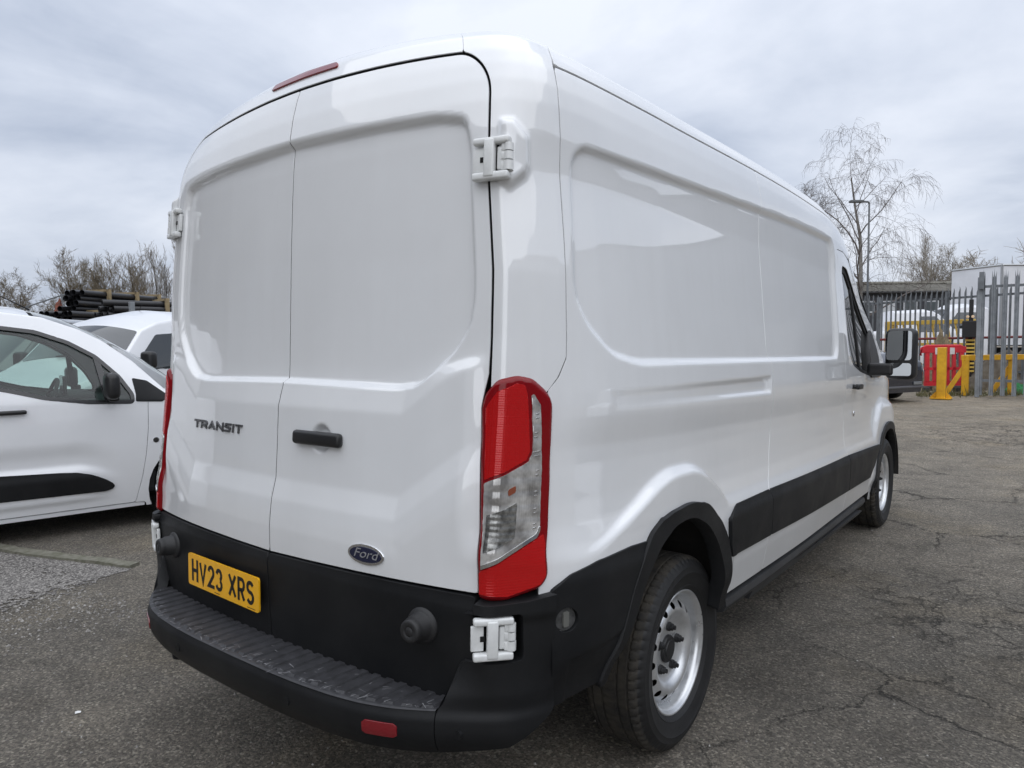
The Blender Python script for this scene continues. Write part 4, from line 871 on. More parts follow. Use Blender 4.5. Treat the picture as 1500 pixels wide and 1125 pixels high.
# ================================================================ cars built from one kind of lofted shell
class Car:
    def __init__(c, origin, head, w, L0, L1, z0, belt, edge, top, tumble, endr=.35, bulge=.02, widen=None):
        c.o = np.array(origin, float); a = R(head); c.f = np.array([math.sin(a), math.cos(a), 0]); c.r = np.array([math.cos(a), -math.sin(a), 0]); c.w = w; c.L0 = L0; c.L1 = L1; c.z0 = z0; c.belt = belt
        c.edge = np.array(edge, float); c.top = np.array(top, float); c.tum = tumble; c.endr = endr; c.bulge = bulge
    def world(c, x, y, z): 
        P = c.o+np.multiply.outer(np.asarray(x), c.r)+np.multiply.outer(np.asarray(y), c.f); return P[..., 0], P[..., 1], P[..., 2]+np.asarray(z)
    def loc(c, y, v):
        """v: -3..3, sign gives the side; 0-1 sill to belt, 1-2 belt to roof edge, 2-3 roof"""
        y = np.asarray(y, float); sg = np.where(np.asarray(v) < 0, -1., 1.); v = np.abs(v); ze = np.interp(y, c.edge[:, 0], c.edge[:, 1]); zt = np.interp(y, c.top[:, 0], c.top[:, 1]); zb = np.minimum(c.belt, ze-.05)
        e0 = np.clip((y-c.L0)/c.endr, 0, 1); e1 = np.clip((c.L1-y)/(c.endr*1.6), 0, 1); hw = c.w*(.80+.20*np.sqrt(1-(1-np.minimum(e0, e1))**2))
        k1 = np.clip(v, 0, 1); k2 = np.clip(v-1, 0, 1); k3 = np.clip(v-2, 0, 1)
        z = c.z0+(zb-c.z0)*k1+(ze-zb)*k2+(zt-ze)*np.sin(k3*np.pi/2)
        t1 = c.tum*np.clip((ze-zb)/.62, .12, 1)
        x = hw-.07*(1-k1)**3-c.bulge*(2*k1-1.1)**2*k1-.02*k2-t1*(k2**1.35)-(hw-.02-c.bulge*.81-t1)*k3
        x = np.where(k3 > 0, (hw-.02-c.bulge*.81-t1)*(1-k3), x)
        return sg*x, y, z
    def surf(c, off=0, sg=1):
        def f(y, v):
            y = np.asarray(y, float); v = np.asarray(v, float); e = 2e-3; P = np.stack(c.loc(y, v*sg), -1)
            A = np.stack(c.loc(y+e, v*sg), -1)-np.stack(c.loc(y-e, v*sg), -1); v1 = np.clip(v+e, .0, 3); v0 = np.clip(v-e, 0.0, 3); B = np.stack(c.loc(y, v1*sg+1e-9*sg), -1)-np.stack(c.loc(y, v0*sg+1e-9*sg), -1); n = np.cross(A, B)*sg; n /= np.linalg.norm(n, axis=-1)[..., None]+1e-12
            o = off(y, v) if callable(off) else off; P = P+n*(np.zeros(np.shape(y))+o)[..., None]
            return c.world(P[..., 0], P[..., 1], P[..., 2])
        return f
    def part(c, nm, sdf_yz, rng, m, parent, off=0, sg=1, ds=.03, dv=.03, vr=(0, 2), depth=.012, **k):
        """sdf_yz(y, z, v): region of the shell"""
        def sdf(y, v):
            z = c.loc(y, v*sg)[2]; return sdf_yz(y, z, v)
        return panel(nm, c.surf(off, sg), sdf, rng[0], rng[1], vr[0]+1e-4, vr[1], ds, dv, m, parent, depth=depth, flip=sg < 0, **k)
PO = lambda pts: (lambda y, z, v: sd_poly(y, z, pts))
def circ(cy, cz, r, n=28): return [(cy+r*math.cos(a), cz+r*math.sin(a)) for a in np.linspace(0, 2*math.pi, n, endpoint=False)]
BLKG = mat('black_glass_trim', (.012, .012, .013), .25, coat=.5)
def simple_wheel(P, ax, R0, parent):
    t = MB().lathe([(R0*.62, .095), (R0*.72, .105), (R0*.9, .105), (R0*.985, .085), (R0, .05), (R0, -.05), (R0*.985, -.085), (R0*.6, -.10)], P, ax, 40); w_ = t.build('wheel', RUB, parent, True)
    rm = MB().lathe([(0, .07), (R0*.16, .072), (R0*.2, .06), (R0*.45, .045), (R0*.56, .07), (R0*.60, .092), (R0*.635, .094)], P, ax, 40); rm.build('rim', STEEL, w_, True); return w_
def simple_car(name, label, cat, car, paint, wheels, R0, windows, screen, rear=None, lights=(), group=None, trim=None):
    o = root(name, label, cat, tuple(car.o), group); ar = [circ(y, R0*1.02, R0*1.17) for y in wheels]; gl = mat('dark_car_glass', (.02, .024, .026), .04, coat=1)
    for sg in (1, -1):
        car.part('body', lambda y, z, v: np.minimum.reduce([-sd_poly(y, z, a) for a in ar]), (car.L0, car.L1), paint, o, sg=sg, ds=.05, dv=.05, vr=(0, 3), depth=.01)
        for wq in windows: car.part('side_window', PO(wq), (car.L0, car.L1), gl, o, off=.006, sg=sg, ds=.03, dv=.03, vr=(.8, 2))
        for rr in (screen, rear):
            if rr: car.part('windscreen' if rr is screen else 'rear_window', lambda y, z, v: np.minimum(np.minimum(y-rr[0], rr[1]-y), v-2.06), (car.L0, car.L1), gl, o, off=.006, sg=sg, ds=.04, dv=.05, vr=(2, 3), depth=0)
        for (nm, pg, mm) in lights: car.part(nm, PO(pg), (car.L0, car.L1), mm, o, off=.008, sg=sg, ds=.02, dv=.02, vr=(0, 2))
        if trim: car.part('lower_trim', PO(trim), (car.L0, car.L1), PLAST, o, off=.008, sg=sg, ds=.04, dv=.02, vr=(0, 2))
        for y in wheels: simple_wheel(np.array(car.world(sg*(car.w-.12), y, R0)), car.r*sg, R0, o)
    for yy, hh in ((car.L1, 1), (car.L0, 0)):
        s = MB(); q = np.linspace(1e-4, 3, 24); rp = np.stack(car.world(*car.loc(np.full(24, yy), q)), 1); lp = np.stack(car.world(*car.loc(np.full(24, yy), -q)), 1); s.grid(np.stack([rp, lp], 1), flip=not hh); s.build('front_end' if hh else 'rear_end', paint if trim is None else paint, o)
    fl = MB(); fl.box((0, 0, 0), (1, 1, 1)); V = np.array(fl.V); P = np.stack(car.world(V[:, 0]*car.w*1.7, car.L0+.1+(V[:, 1]+.5)*(car.L1-car.L0-.2), .22+(V[:, 2]+.5)*.3), 1); obj('floor_pan', P, fl.F, DARK, o)
    return o
# ---------------------------------------------------------------- the white people-carrier van on the left
WP = mat('car_white_paint', (.77, .78, .80), .3, coat=1, coat_r=.03, var=.02, vscale=2)
MPV = Car((-4.0083, -.574, 0), 14, .92, -2.35, 2.15, .17, 1.02,
  [(-2.35, 1.30), (-2.2, 1.70), (-1.6, 1.77), (-.6, 1.775), (-.2, 1.755), (.09, 1.717), (.345, 1.682), (.585, 1.588), (.74, 1.497), (.94, 1.330), (1.155, 1.09), (1.35, .99), (1.8, .90), (2.05, .78), (2.15, .60)],
  [(-2.35, 1.36), (-2.2, 1.78), (-1.6, 1.83), (-.6, 1.835), (-.2, 1.82), (.2, 1.78), (.5, 1.70), (.8, 1.55), (1.1, 1.37), (1.4, 1.13), (1.5, 1.07), (1.85, .96), (2.05, .84), (2.15, .64)], .25, bulge=.015)
MPV.o = MPV.o-MPV.r*.92   # the flank, not the centre line, was measured
mp = root('people_carrier', 'white people-carrier parked on the left with black side strip and mirror', 'car', tuple(MPV.o))
MW = smooth_poly([(-.36, 1.52), (-.35, 1.625), (.08, 1.603), (.29, 1.572), (.50, 1.490), (.675, 1.378), (.825, 1.215), (.905, 1.075), (.905, 1.012), (.60, 1.028), (.32, 1.075), (.12, 1.135), (-.10, 1.19), (-.34, 1.20)], .025)
MW2 = [(-1.30, 1.56), (-1.30, 1.22), (-.46, 1.20), (-.46, 1.63), (-1.25, 1.62)]
FARC = circ(1.37, .30, .375); RARC = circ(-1.43, .30, .375)
GRN = glass_mat('pale_green_glass', (.62, .74, .69)); DSE = [(1.012, 1.01), (1.005, .80), (.985, .60), (.955, .42), (.90, .195)]
def crease(y, v):
    z = MPV.loc(y, v)[2]; k = _sm(-1.6, -1.5, y)*(1-_sm(.45, .85, y)); zz = .60-.10*_sm(.5, .9, y)
    return 1.9*(-.012*_sm(zz-.09, zz-.03, z)*(1-_sm(zz, zz+.14, z))+.008*(1-_sm(zz-.12, zz-.05, z))*_sm(.25, .3, z))*k
for sg in (1, -1):
    bd = MPV.part('body_side', lambda y, z, v: np.minimum.reduce([-sd_poly(y, z, MW), -sd_poly(y, z, MW2), -sd_poly(y, z, FARC), -sd_poly(y, z, RARC), np.maximum(z-.205, y-.98), np.maximum.reduce([z-1.027, .205-z, -.55-y, y-np.interp(z, [q[1] for q in DSE[::-1]], [q[0] for q in DSE[::-1]])-.003])]), (-2.35, 2.15), WP, mp, off=crease, sg=sg, ds=.022, dv=.02, vr=(0, 2.02), depth=.012)
    dr = MPV.part('front_door', lambda y, z, v: np.minimum.reduce([-sd_poly(y, z, MW), 1.03-z, z-.21, y+.545, np.interp(z, [q[1] for q in DSE[::-1]], [q[0] for q in DSE[::-1]])-.003-y]), (-.6, 1.1), WP, mp, off=crease, sg=sg, ds=.018, dv=.018, vr=(0, 1.3), depth=.015)
    MPV.part('door_window', PO(MW), (-.4, .95), GRN, dr, off=-.012, sg=sg, ds=.05, dv=.05, vr=(.8, 2), depth=0)
    MPV.part('window_surround', lambda y, z, v: np.minimum(sd_poly(y, z, MW)+.012, .016-sd_poly(y, z, MW)), (-.4, .95), BLKG, dr, off=.003, sg=sg, ds=.016, dv=.014, vr=(.8, 2), depth=.012)
    MPV.part('window_divider', PO([(.655, 1.405), (.70, 1.36), (.775, 1.01), (.715, 1.01)]), (.5, 1), BLKG, dr, off=.002, sg=sg, ds=.015, dv=.02, vr=(.8, 2))
    MPV.part('door_strip', PO(smooth_poly([(-.50, .35), (.695, .335), (.745, .352), (.752, .378), (.70, .42), (.60, .475), (.50, .502), (.38, .512), (0, .530), (-.50, .55)], .02)), (-.6, .9), PLAST, dr, off=lambda y, v: .024-.016*_sm(.45, .53, MPV.loc(y, v)[2]), sg=sg, ds=.015, dv=.015, vr=(0, 1), depth=.03)
    MPV.part('rear_window', PO(MW2), (-1.4, -.4), mat('dark_car_glass', (.02, .024, .026), .04, coat=1), bd, off=-.008, sg=sg, ds=.06, dv=.05, vr=(.8, 2), depth=0)
    MPV.part('pillar_trim', PO(smooth_poly([(.925, 1.018), (.93, 1.075), (.915, 1.20), (1.02, 1.175), (1.165, 1.052), (1.12, 1.006)], .012)), (.8, 1.3), PLAST, bd, off=.005, sg=sg, ds=.012, dv=.014, vr=(.8, 2))
    MPV.part('sill', PO([(-1.0, .14), (-1.0, .198), (.955, .198), (.985, .14)]), (-1.1, 1.05), WP, bd, off=-.006, sg=sg, ds=.04, dv=.01, vr=(0, .2), depth=.03)
    MPV.part('sill_underside', PO([(-1.0, .165), (-1.0, .176), (.97, .176), (.97, .165)]), (-1.1, 1.05), DARK, bd, off=-.03, sg=sg, ds=.1, dv=.01, vr=(0, .2), depth=.1)
    MPV.part('wing_badge', PO(circ(1.058, .70, .022, 16)), (1, 1.12), CHROME, bd, off=.004, sg=sg, ds=.008, dv=.008, vr=(.3, 1))
    MPV.part('headlamp', PO(smooth_poly([(1.66, .66), (2.10, .60), (2.08, .76), (1.86, .83), (1.68, .80)], .03)), (1.5, 2.15), mat('headlamp_glass', (.55, .57, .6), .1, metal=.5, coat=1), bd, off=.006, sg=sg, ds=.02, dv=.02, vr=(0, 2))
    for rng_, nm, mm in (((.30, 1.47), 'windscreen', GRN), ((-2.35, .27), 'roof', WP), ((1.49, 2.15), 'bonnet', WP)):
        MPV.part(nm, lambda y, z, v: np.minimum(np.minimum(y-rng_[0], rng_[1]-y), v-(2.04 if nm == 'windscreen' else 2.0)), (-2.35, 2.15), mm, mp, sg=sg, ds=.04, dv=.04, vr=(1.98, 3), depth=0)
    hc = np.array(MPV.world(sg*.932, .085, .985)); rot = np.stack([MPV.f, np.array([0, 0, 1.]), MPV.r*sg], 1)
    MB().box(hc+np.array([0, 0, 0]), (.235, .032, .03), rot, .013).build('door_handle', mat('handle_black', (.014, .014, .015), .42), dr, True)
    mm = np.array(MPV.world(sg*1.055, .735, 1.155)); mq = auto_smooth(MB().box(mm, (.10, .20, .19), rot, .042).build('door_mirror', mat('mirror_black', (.012, .012, .013), .4), mp), 60); MB().box(np.array(MPV.world(sg*.95, .76, 1.055)), (.07, .05, .12), rot, .015).build('mirror_foot', MATS['mirror_black'], mq, True)
    for y in (1.37, -1.43):
        simple_wheel(np.array(MPV.world(sg*.80, y, .315)), MPV.r*sg, .315, mp)
        MB().lathe([(.37, -.25), (.375, .0)], np.array(MPV.world(sg*.86, y, .30)), MPV.r*sg, 32).build('wheel_arch_liner', DARK, mp)
for yy, hh in ((2.15, 1), (-2.35, 0)):
    s = MB(); q = np.linspace(1e-4, 3, 24); s.grid(np.stack([np.stack(MPV.world(*MPV.loc(np.full(24, yy), q)), 1), np.stack(MPV.world(*MPV.loc(np.full(24, yy), -q)), 1)], 1), flip=not hh); s.build('front_end' if hh else 'rear_end', WP, mp)
TRIM = mat('car_interior_grey', (.035, .036, .038), .7); s = MB(); rot = np.stack([MPV.r, MPV.f, np.array([0, 0, 1.])], 1)
for c_, d_ in (((0, .80, .90), (1.55, .5, .22)), ((0, .0, .35), (1.6, 3.2, .2)), ((-.1, .62, 1.02), (.5, .3, .10))): s.box(np.array(MPV.world(*c_)), d_, rot, .05)
s.build('dashboard', TRIM, mp)
for xx in (.38, -.38):
    s = MB(); s.box(np.array(MPV.world(xx, -.36, .85)), (.48, .16, .70), rot, .06); s.box(np.array(MPV.world(xx, -.12, .58)), (.48, .5, .16), rot, .06); st_ = s.build('seat', TRIM, mp, True); MB().box(np.array(MPV.world(xx, -.40, 1.30)), (.27, .10, .20), rot, .04).build('headrest', mat('headrest_grey', (.22, .22, .22), .8), st_, True)
A = np.linspace(0, 2*math.pi, 25); MB().path([np.array(MPV.world(.36+.18*math.cos(a), .40+.06*math.sin(a), 1.02+.17*math.sin(a))) for a in A], .016, 6).build('steering_wheel', TRIM, mp, True)
MB().tube(MPV.world(-.1, .34, 1.765), MPV.world(-.1, .05, 1.93), .006, .003).build('aerial', DARK, mp)
MB().box(np.array(MPV.world(.1, .53, 1.13)), (.24, .03, .16), rot, .01).build('dash_screen', BLKG, mp)
# ---------------------------------------------------------------- small white van nose-out behind it
HL = mat('headlamp_glass', (.55, .57, .6), .1, metal=.5, coat=1)
V2 = Car((-7.62, 2.33, 0), 163, .90, -2.1, 2.15, .18, 1.12, [(-2.1, 1.72), (-2.0, 1.77), (.25, 1.78), (.60, 1.72), (.84, 1.63), (1.17, 1.28), (1.35, 1.18), (1.45, 1.14), (1.95, .98), (2.15, .70)], [(-2.1, 1.82), (-2.0, 1.88), (.15, 1.905), (.55, 1.83), (.88, 1.685), (1.22, 1.31), (1.40, 1.22), (1.52, 1.17), (1.98, 1.03), (2.15, .74)], .13)
v2 = simple_car('small_van', 'small white van nose-out behind the people-carrier, black mirror sticking out', 'van', V2, WP, (1.35, -1.35), .31, [smooth_poly([(.26, 1.17), (.30, 1.60), (.66, 1.58), (.98, 1.28), (1.06, 1.17)], .03)], (.86, 1.21), lights=[('headlamp', [(1.70, .72), (2.08, .66), (2.05, .84), (1.72, .95)], HL)], trim=[(-2.1, .18), (-2.1, .42), (-1.76, .42), (-1.72, .18)])
for sg in (1, -1):
    rot = np.stack([V2.r, V2.f, np.array([0, 0, 1.])], 1); q = auto_smooth(MB().box(np.array(V2.world(sg*1.05, 1.02, 1.285)), (.17, .13, .20), rot, .045).build('door_mirror', MATS['mirror_black'], v2), 60); MB().box(np.array(V2.world(sg*.92, 1.04, 1.22)), (.10, .06, .05), rot, .01).build('mirror_arm', MATS['mirror_black'], q)
MB().tube(V2.world(0, .2, 1.84), V2.world(0, .12, 2.0), .006, .003).build('aerial', DARK, v2)
MB().path([V2.world(.15, 1.235, 1.33), V2.world(-.25, 1.19, 1.36), V2.world(-.52, 1.15, 1.40)], .010, 5).build('wiper', DARK, v2)
# grey car roof just showing between the two
D2 = Car(behind(78, 11.3), 165, .88, -2.1, 2.1, .18, 1.05, [(-2.1, 1.2), (-1.8, 1.74), (.2, 1.80), (.6, 1.70), (1.25, 1.07), (2.0, .9), (2.1, .7)], [(-2.1, 1.25), (-1.8, 1.82), (.1, 1.88), (.6, 1.76), (1.3, 1.12), (2.0, .95), (2.1, .75)], .2)
simple_car('grey_car', 'dark grey car whose roof shows beside the small white van', 'car', D2, mat('grey_car_paint', (.07, .072, .078), .3, coat=1), (1.3, -1.3), .31, [[(-1.4, 1.1), (-1.3, 1.5), (.2, 1.53), (.9, 1.1)]], (.58, 1.28), rear=(-2.05, -1.82))
# ---------------------------------------------------------------- dark blue car beyond the van's nose
NAVY = mat('navy_car_paint', (.010, .012, .022), .25, coat=1, coat_r=.03)
_sz = lambda L_: [(a, b*1.17) for a, b in L_]
D3 = Car((-2.72, 16.45, 0), 118, .92, -2.2, 2.2, .22, 1.12, _sz([(-2.2, .9), (-1.9, 1.35), (-.3, 1.42), (.2, 1.36), (.95, 1.0), (1.05, .96), (1.9, .86), (2.15, .74), (2.2, .60)]), _sz([(-2.2, .95), (-1.9, 1.42), (-.3, 1.49), (.2, 1.42), (1.0, 1.05), (1.1, 1.02), (1.9, .93), (2.15, .80), (2.2, .65)]), .2)
d3 = simple_car('navy_car', "dark navy car parked behind the big van's nose, headlamp showing", 'car', D3, NAVY, (1.35, -1.3), .315, [[(-1.5, 1.17), (-1.4, 1.5), (.15, 1.52), (.85, 1.17)]], (.22, 1.05), lights=[('headlamp', [(1.70, .74), (2.19, .66), (2.16, .82), (1.74, .94)], HL)])
for sg in (1, -1): MB().box(np.array(D3.world(sg*.55, 2.215, .42)), (.26, .03, .07), np.stack([D3.r, D3.f, np.array([0, 0, 1.])], 1), .01).build('fog_lamp', mat('lamp_smoke', (.25, .26, .27), .2, metal=.4), d3)
MB().box(np.array(D3.world(0, 2.20, .34)), (1.5, .05, .05), np.stack([D3.r, D3.f, np.array([0, 0, 1.])], 1), .015).build('bumper_strip', mat('grey_strip', (.10, .10, .11), .5), d3)
# ---------------------------------------------------------------- vehicles behind the fence
SIL = mat('lorry_white', (.70, .71, .74), .45, var=.05, vscale=1.5)
T1 = Car((-3.3, 31.2, 0), 60, .98, -2.6, 2.6, .35, 1.55, [(-2.6, 1.62), (-.62, 1.64), (-.55, 2.40), (.9, 2.44), (1.15, 2.32), (1.75, 1.62), (2.2, 1.42), (2.5, 1.2), (2.6, .9)], [(-2.6, 1.66), (-.62, 1.68), (-.55, 2.50), (.8, 2.56), (1.15, 2.40), (1.8, 1.68), (2.25, 1.48), (2.5, 1.25), (2.6, .95)], .14)
simple_car('crew_cab_pickup', 'white crew-cab lorry cab behind the far palisade fence', 'lorry', T1, SIL, (1.6, -1.6), .36, [[(.35, 1.62), (.38, 2.25), (1.0, 2.25), (1.45, 1.75), (1.5, 1.62)]], (1.15, 1.80))
B1 = Car((-6.15, 32.0, 0), 52, .9, -2.0, 2.0, .2, 1.0, [(-2, .95), (-1.7, 1.5), (.2, 1.55), (.6, 1.45), (1.1, 1.05), (1.9, .9), (2, .7)], [(-2, 1.0), (-1.7, 1.6), (.2, 1.66), (.6, 1.55), (1.15, 1.1), (1.9, .95), (2, .75)], .2)
simple_car('blue_car', 'blue car behind the far palisade, next to the dark shed', 'car', B1, mat('blue_car_paint', (.015, .05, .15), .25, coat=1), (1.2, -1.2), .31, [[(-1.2, 1.05), (-1.1, 1.45), (.2, 1.46), (.8, 1.05)]], (.55, 1.15))
bt = root('box_lorry', 'big pale box lorry towering behind the palisade at the right edge', 'lorry', (.3, 35.2, 0))
LA, LBb = np.array(behind(1393, 33)[:2]), np.array(behind(1466, 30.5)[:2]); LC = np.array(behind(1680, 30.6)[:2]); LD_ = LA+LC-LBb
pts = [(*LA, 0), (*LBb, 0), (*LC, 0), (*LD_, 0)]
mb = MB(); mb.add([(p[0], p[1], z) for z in (1.05, 4.42) for p in pts], [(3, 2, 1, 0), (4, 5, 6, 7), (0, 1, 5, 4), (1, 2, 6, 5), (2, 3, 7, 6), (3, 0, 4, 7)]); mb.build('cargo_box', SIL, bt)
mb = MB()
for a_, b_ in ((LA, LBb), (LBb, LC)): mb.path([(*a_, 4.43), (*b_, 4.43)], .05, 4); mb.path([(*a_, 1.05), (*b_, 1.05)], .06, 4)
mb.path([(*LBb, 1.05), (*LBb, 4.43)], .05, 4); mb.build('box_edging', mat('alloy_edge', (.42, .43, .44), .4, metal=.5), bt)
mb = MB(); cq = (LA+LBb)/2; mb.box((cq[0]+3.0, cq[1]+.5, .75), (6, 1.2, .35)); mb.build('chassis', DARK, bt)
for q in (LBb+np.array((1.2, .35)), LBb+np.array((4.6, .9)), LA+np.array((1.2, -.1))): simple_wheel(np.array((*q, .46)), np.array((.25, -1, 0))/1.03, .46, bt)
# cab of the lorry in front of its box
T2 = Car((-1.55, 32.6, 0), 238, 1.0, -1.0, 1.3, .45, 1.7, [(-1, 2.55), (-.3, 2.62), (.3, 2.60), (.55, 2.45), (1.0, 1.75), (1.25, 1.3), (1.3, .9)], [(-1, 2.68), (-.3, 2.78), (.3, 2.74), (.58, 2.55), (1.02, 1.85), (1.25, 1.38), (1.3, .95)], .14)
simple_car('lorry_cab', 'white lorry cab with dark screen behind the black-and-yellow post', 'lorry', T2, SIL, (.45,), .42, [[(-.5, 1.75), (-.45, 2.4), (.3, 2.4), (.75, 1.75)]], (.55, 1.05))
# ================================================================ fences, barriers
GALV = mat('galvanised_steel', (.30, .32, .34), .55, metal=.25, col2=(.20, .215, .23), vscale=5, detail=6)
GALVD = mat('weathered_galvanised', (.19, .205, .22), .6, metal=.25, col2=(.13, .14, .15), vscale=6)
def palisade(label, a, b, h, sp, wd, m, rails, skip=(), posts=(), prong=True):
    a = np.array(a, float); b = np.array(b, float); L_ = np.linalg.norm(b-a); d = (b-a)/L_; n = np.array([d[1], -d[0]]); o = root('palisade_fence', label, 'fence', (*((a+b)/2), 0))
    P3 = lambda t, k, z: np.array((*(a+d*t+n*k), z)); cnt = int(L_/sp); D3_ = np.array((*d, 0)); Z = np.array((0, 0, 1.))
    # one pale: a W-section strip with a pointed (three-pronged) head
    w = wd/2; k = .02; secs = [(-w, k), (-w*.45, 0), (0, .018), (w*.45, 0), (w, k)]
    top = [h-.16, h-.05, h+.02, h-.05, h-.16] if not prong else [h-.11, h-.10, h+.0, h-.10, h-.11]
    for i in range(cnt+1):
        t = i*sp; jz = random.Random(i*7+len(label)).uniform(-.02, .02); mb = MB(); r = [P3(t+x, y, .05) for x, y in secs]; u = [P3(t+x, y, zz+jz) for (x, y), zz in zip(secs, top)]
        mb.add(r+u, [(j, j+1, 6+j, 5+j) for j in range(4)])
        mb.add([q+np.array((*n, 0))*-.004 for q in r+u], [(5+j, 6+j, j+1, j) for j in range(4)])
        if prong:
            for x0, x1, hh in ((-w, -w*.4, .06), (-w*.25, w*.25, .11), (w*.4, w, .06)): mb.add([P3(t+x0, .01, h-.12+jz), P3(t+x1, .01, h-.12+jz), P3(t+(x0+x1)/2+np.sign(x0+x1)*.012, .012, h+hh+jz), P3(t+(x0+x1)/2, -.006, h-.12+jz)], [(0, 1, 2), (1, 3, 2), (3, 0, 2)])
        mb.build('pale', m, o)
    for z in rails:
        mb = MB(); q = [P3(0, -.01, z-.03), P3(L_, -.01, z-.03), P3(L_, -.01, z+.03), P3(0, -.01, z+.03), P3(0, -.06, z-.03), P3(L_, -.06, z-.03), P3(L_, -.06, z+.03), P3(0, -.06, z+.03)]; mb.add(q, [(0, 1, 2, 3), (7, 6, 5, 4), (3, 2, 6, 7), (0, 4, 5, 1)]); mb.build('rail', GALVD, o)
    for t in posts: mb = MB(); mb.box(P3(t, -.03, (h-.08)/2), (.09, .09, h-.08), np.array([[d[0], n[0], 0], [d[1], n[1], 0], [0, 0, 1]])); mb.build('post', m, o)
    return o
pf = palisade('near galvanised palisade gate fence at the right edge with pronged tops', behind(1439, 17.0)[:2], behind(1640, 15.4)[:2], 2.92, .223, .094, GALV, (2.62, .40), posts=(-.06,))
palisade('farther grey palisade fence running behind the red plastic barrier', behind(1180, 27.6)[:2], behind(1560, 17.6)[:2], 2.84, .205, .072, GALVD, (2.56, .5), posts=(3.9, 6.7, 9.5), prong=False)
gh = behind(1437, 16.95); MB().box((gh[0], gh[1], 2.76), (.10, .09, .40)).build('gate_hinge', GALVD, pf)
YEL = mat('safety_yellow', (.74, .41, .012), .45, col2=(.60, .30, .012), vscale=7, coat=.2)
def bar(o, nm, a, b, w, m, dd=None): 
    a = np.array(a, float); b = np.array(b, float); u, v, n = frame(b-a); mb = MB(); mb.box((a+b)/2, (w, dd or w, np.linalg.norm(b-a)), np.stack([u, v, n], 1), min(w, dd or w)*.08); return mb.build(nm, m, o)
YPX, YPY = behind(1382, 16.7)[:2]
yp = root('yellow_post', 'thick yellow steel guard post in front of the red barrier', 'post', (YPX, YPY, 0))
bar(yp, 'post_tube', (YPX, YPY, 0), (YPX, YPY, 1.20), .185, YEL)
MB().box((YPX, YPY, .01), (.42, .36, .02)).build('base_plate', YEL, yp)
for sg in (1, -1): MB().add([(YPX+sg*.10, YPY-.01, .02), (YPX+sg*.24, YPY-.01, .02), (YPX+sg*.10, YPY-.01, .17), (YPX+sg*.10, YPY+.01, .02), (YPX+sg*.24, YPY+.01, .02), (YPX+sg*.10, YPY+.01, .17)], [(0, 1, 2), (5, 4, 3), (1, 4, 5, 2)]).build('gusset', YEL, yp)
yb = root('yellow_guard_rail', 'yellow steel guard rail on braced posts behind the near palisade', 'barrier', behind(1450, 17.6))
for q in (behind(1417, 17.5)[:2], behind(1485, 17.6)[:2], behind(1580, 17.7)[:2]):
    bar(yb, 'post', (*q, 0), (*q, .98), .15, YEL); bar(yb, 'brace', (q[0]-.42, q[1]-.02, .0), (q[0]-.02, q[1]+.02, .72), .11, YEL)
bar(yb, 'rail', (*behind(1412, 17.5)[:2], .93), (*behind(1640, 17.75)[:2], .93), .13, YEL)
rb = root('plastic_barrier', 'red plastic works barrier leaning behind the yellow post', 'barrier', behind(1383, 18.4))
REDP = mat('red_plastic', (.52, .018, .030), .4, var=.12, vscale=6); RP0 = np.array((*behind(1351, 18.3)[:2], .19)); RD = np.array((.795, .607, 0)); UPV = np.array((-.03, .10, 1.0))
def rbx(nm, x0, x1, z0, z1, th=.06, m=REDP): mb = MB(); mb.prism([(x0, z0), (x1, z0), (x1, z1), (x0, z1)], RP0, RD, UPV, th); return mb.build(nm, m, rb)
rbx('top_rail', .02, 1.14, .84, 1.00); rbx('bottom_rail', .08, 1.08, .0, .12); rbx('reflective_band', .34, .46, .80, .97, .064, mat('band_white', (.6, .58, .58), .4)); rbx('reflective_band', .72, .84, .80, .97, .064, mat('band_white', (.6, .58, .58), .4)); rbx('middle_rail', .08, 1.08, .40, .47)
for i, x in enumerate((.10, .30, .47, .64, .80, .98)): rbx('upright', x, x+.075 if i not in (0, 5) else x+.10, .10, .86)
for x in (.18, .95): MB().box(RP0+RD*x+np.array((0, 0, -.08)), (.16, .6, .12), None, .03).build('foot', mat('black_rubber_foot', (.03, .03, .03), .8), rb)
MB().path([RP0+RD*.0+UPV*.78, RP0+RD*.02+UPV*.95, RP0+RD*.14+UPV*1.02, RP0+RD*1.02+UPV*1.02, RP0+RD*1.15+UPV*.94], .035, 8).build('rim_tube', REDP, rb, True)
def heap(name, c, r, h, m, lab, cat, n=26, seed=1, kind=None):
    q = np.random.RandomState(seed); ph = q.uniform(0, 6.28, 12); P = []
    for i in range(n):
        row = []
        for j in range(n):
            u = -1+2*i/(n-1); v = -1+2*j/(n-1); d = math.hypot(u, v); z = max(0, 1-d**1.6)
            z *= 1+.25*math.sin(5*u+ph[0])*math.sin(6*v+ph[1])+.15*math.sin(13*u+ph[2])*math.sin(11*v+ph[3]); row.append((c[0]+u*r[0], c[1]+v*r[1], c[2]+h*z+q.uniform(-.02, .02)*h*(d < 1)))
        P.append(row)
    o = MB().grid(np.array(P), flip=True).build(name, m); return tag(base_origin(o, (c[0], c[1], c[2])), lab, cat, kind=kind)
EARTH = mat('rubble_earth', (.085, .066, .045), .95, col2=(.17, .15, .12), vscale=4.5, detail=9, bump=1, bscale=18)
heap('straw_heap', behind(1383, 19.5), (.52, .5), 1.42, mat('dry_straw', (.26, .21, .13), .95, col2=(.13, .10, .06), vscale=9, detail=9, bump=1, bscale=30), 'heap of straw-coloured rubbish rising behind the red barrier', 'heap', seed=4)
heap('rubble_mound', behind(1485, 19.3), (1.6, .8), 1.05, EARTH, 'brown earth and rubble mound behind the yellow guard rail', 'mound', seed=6)
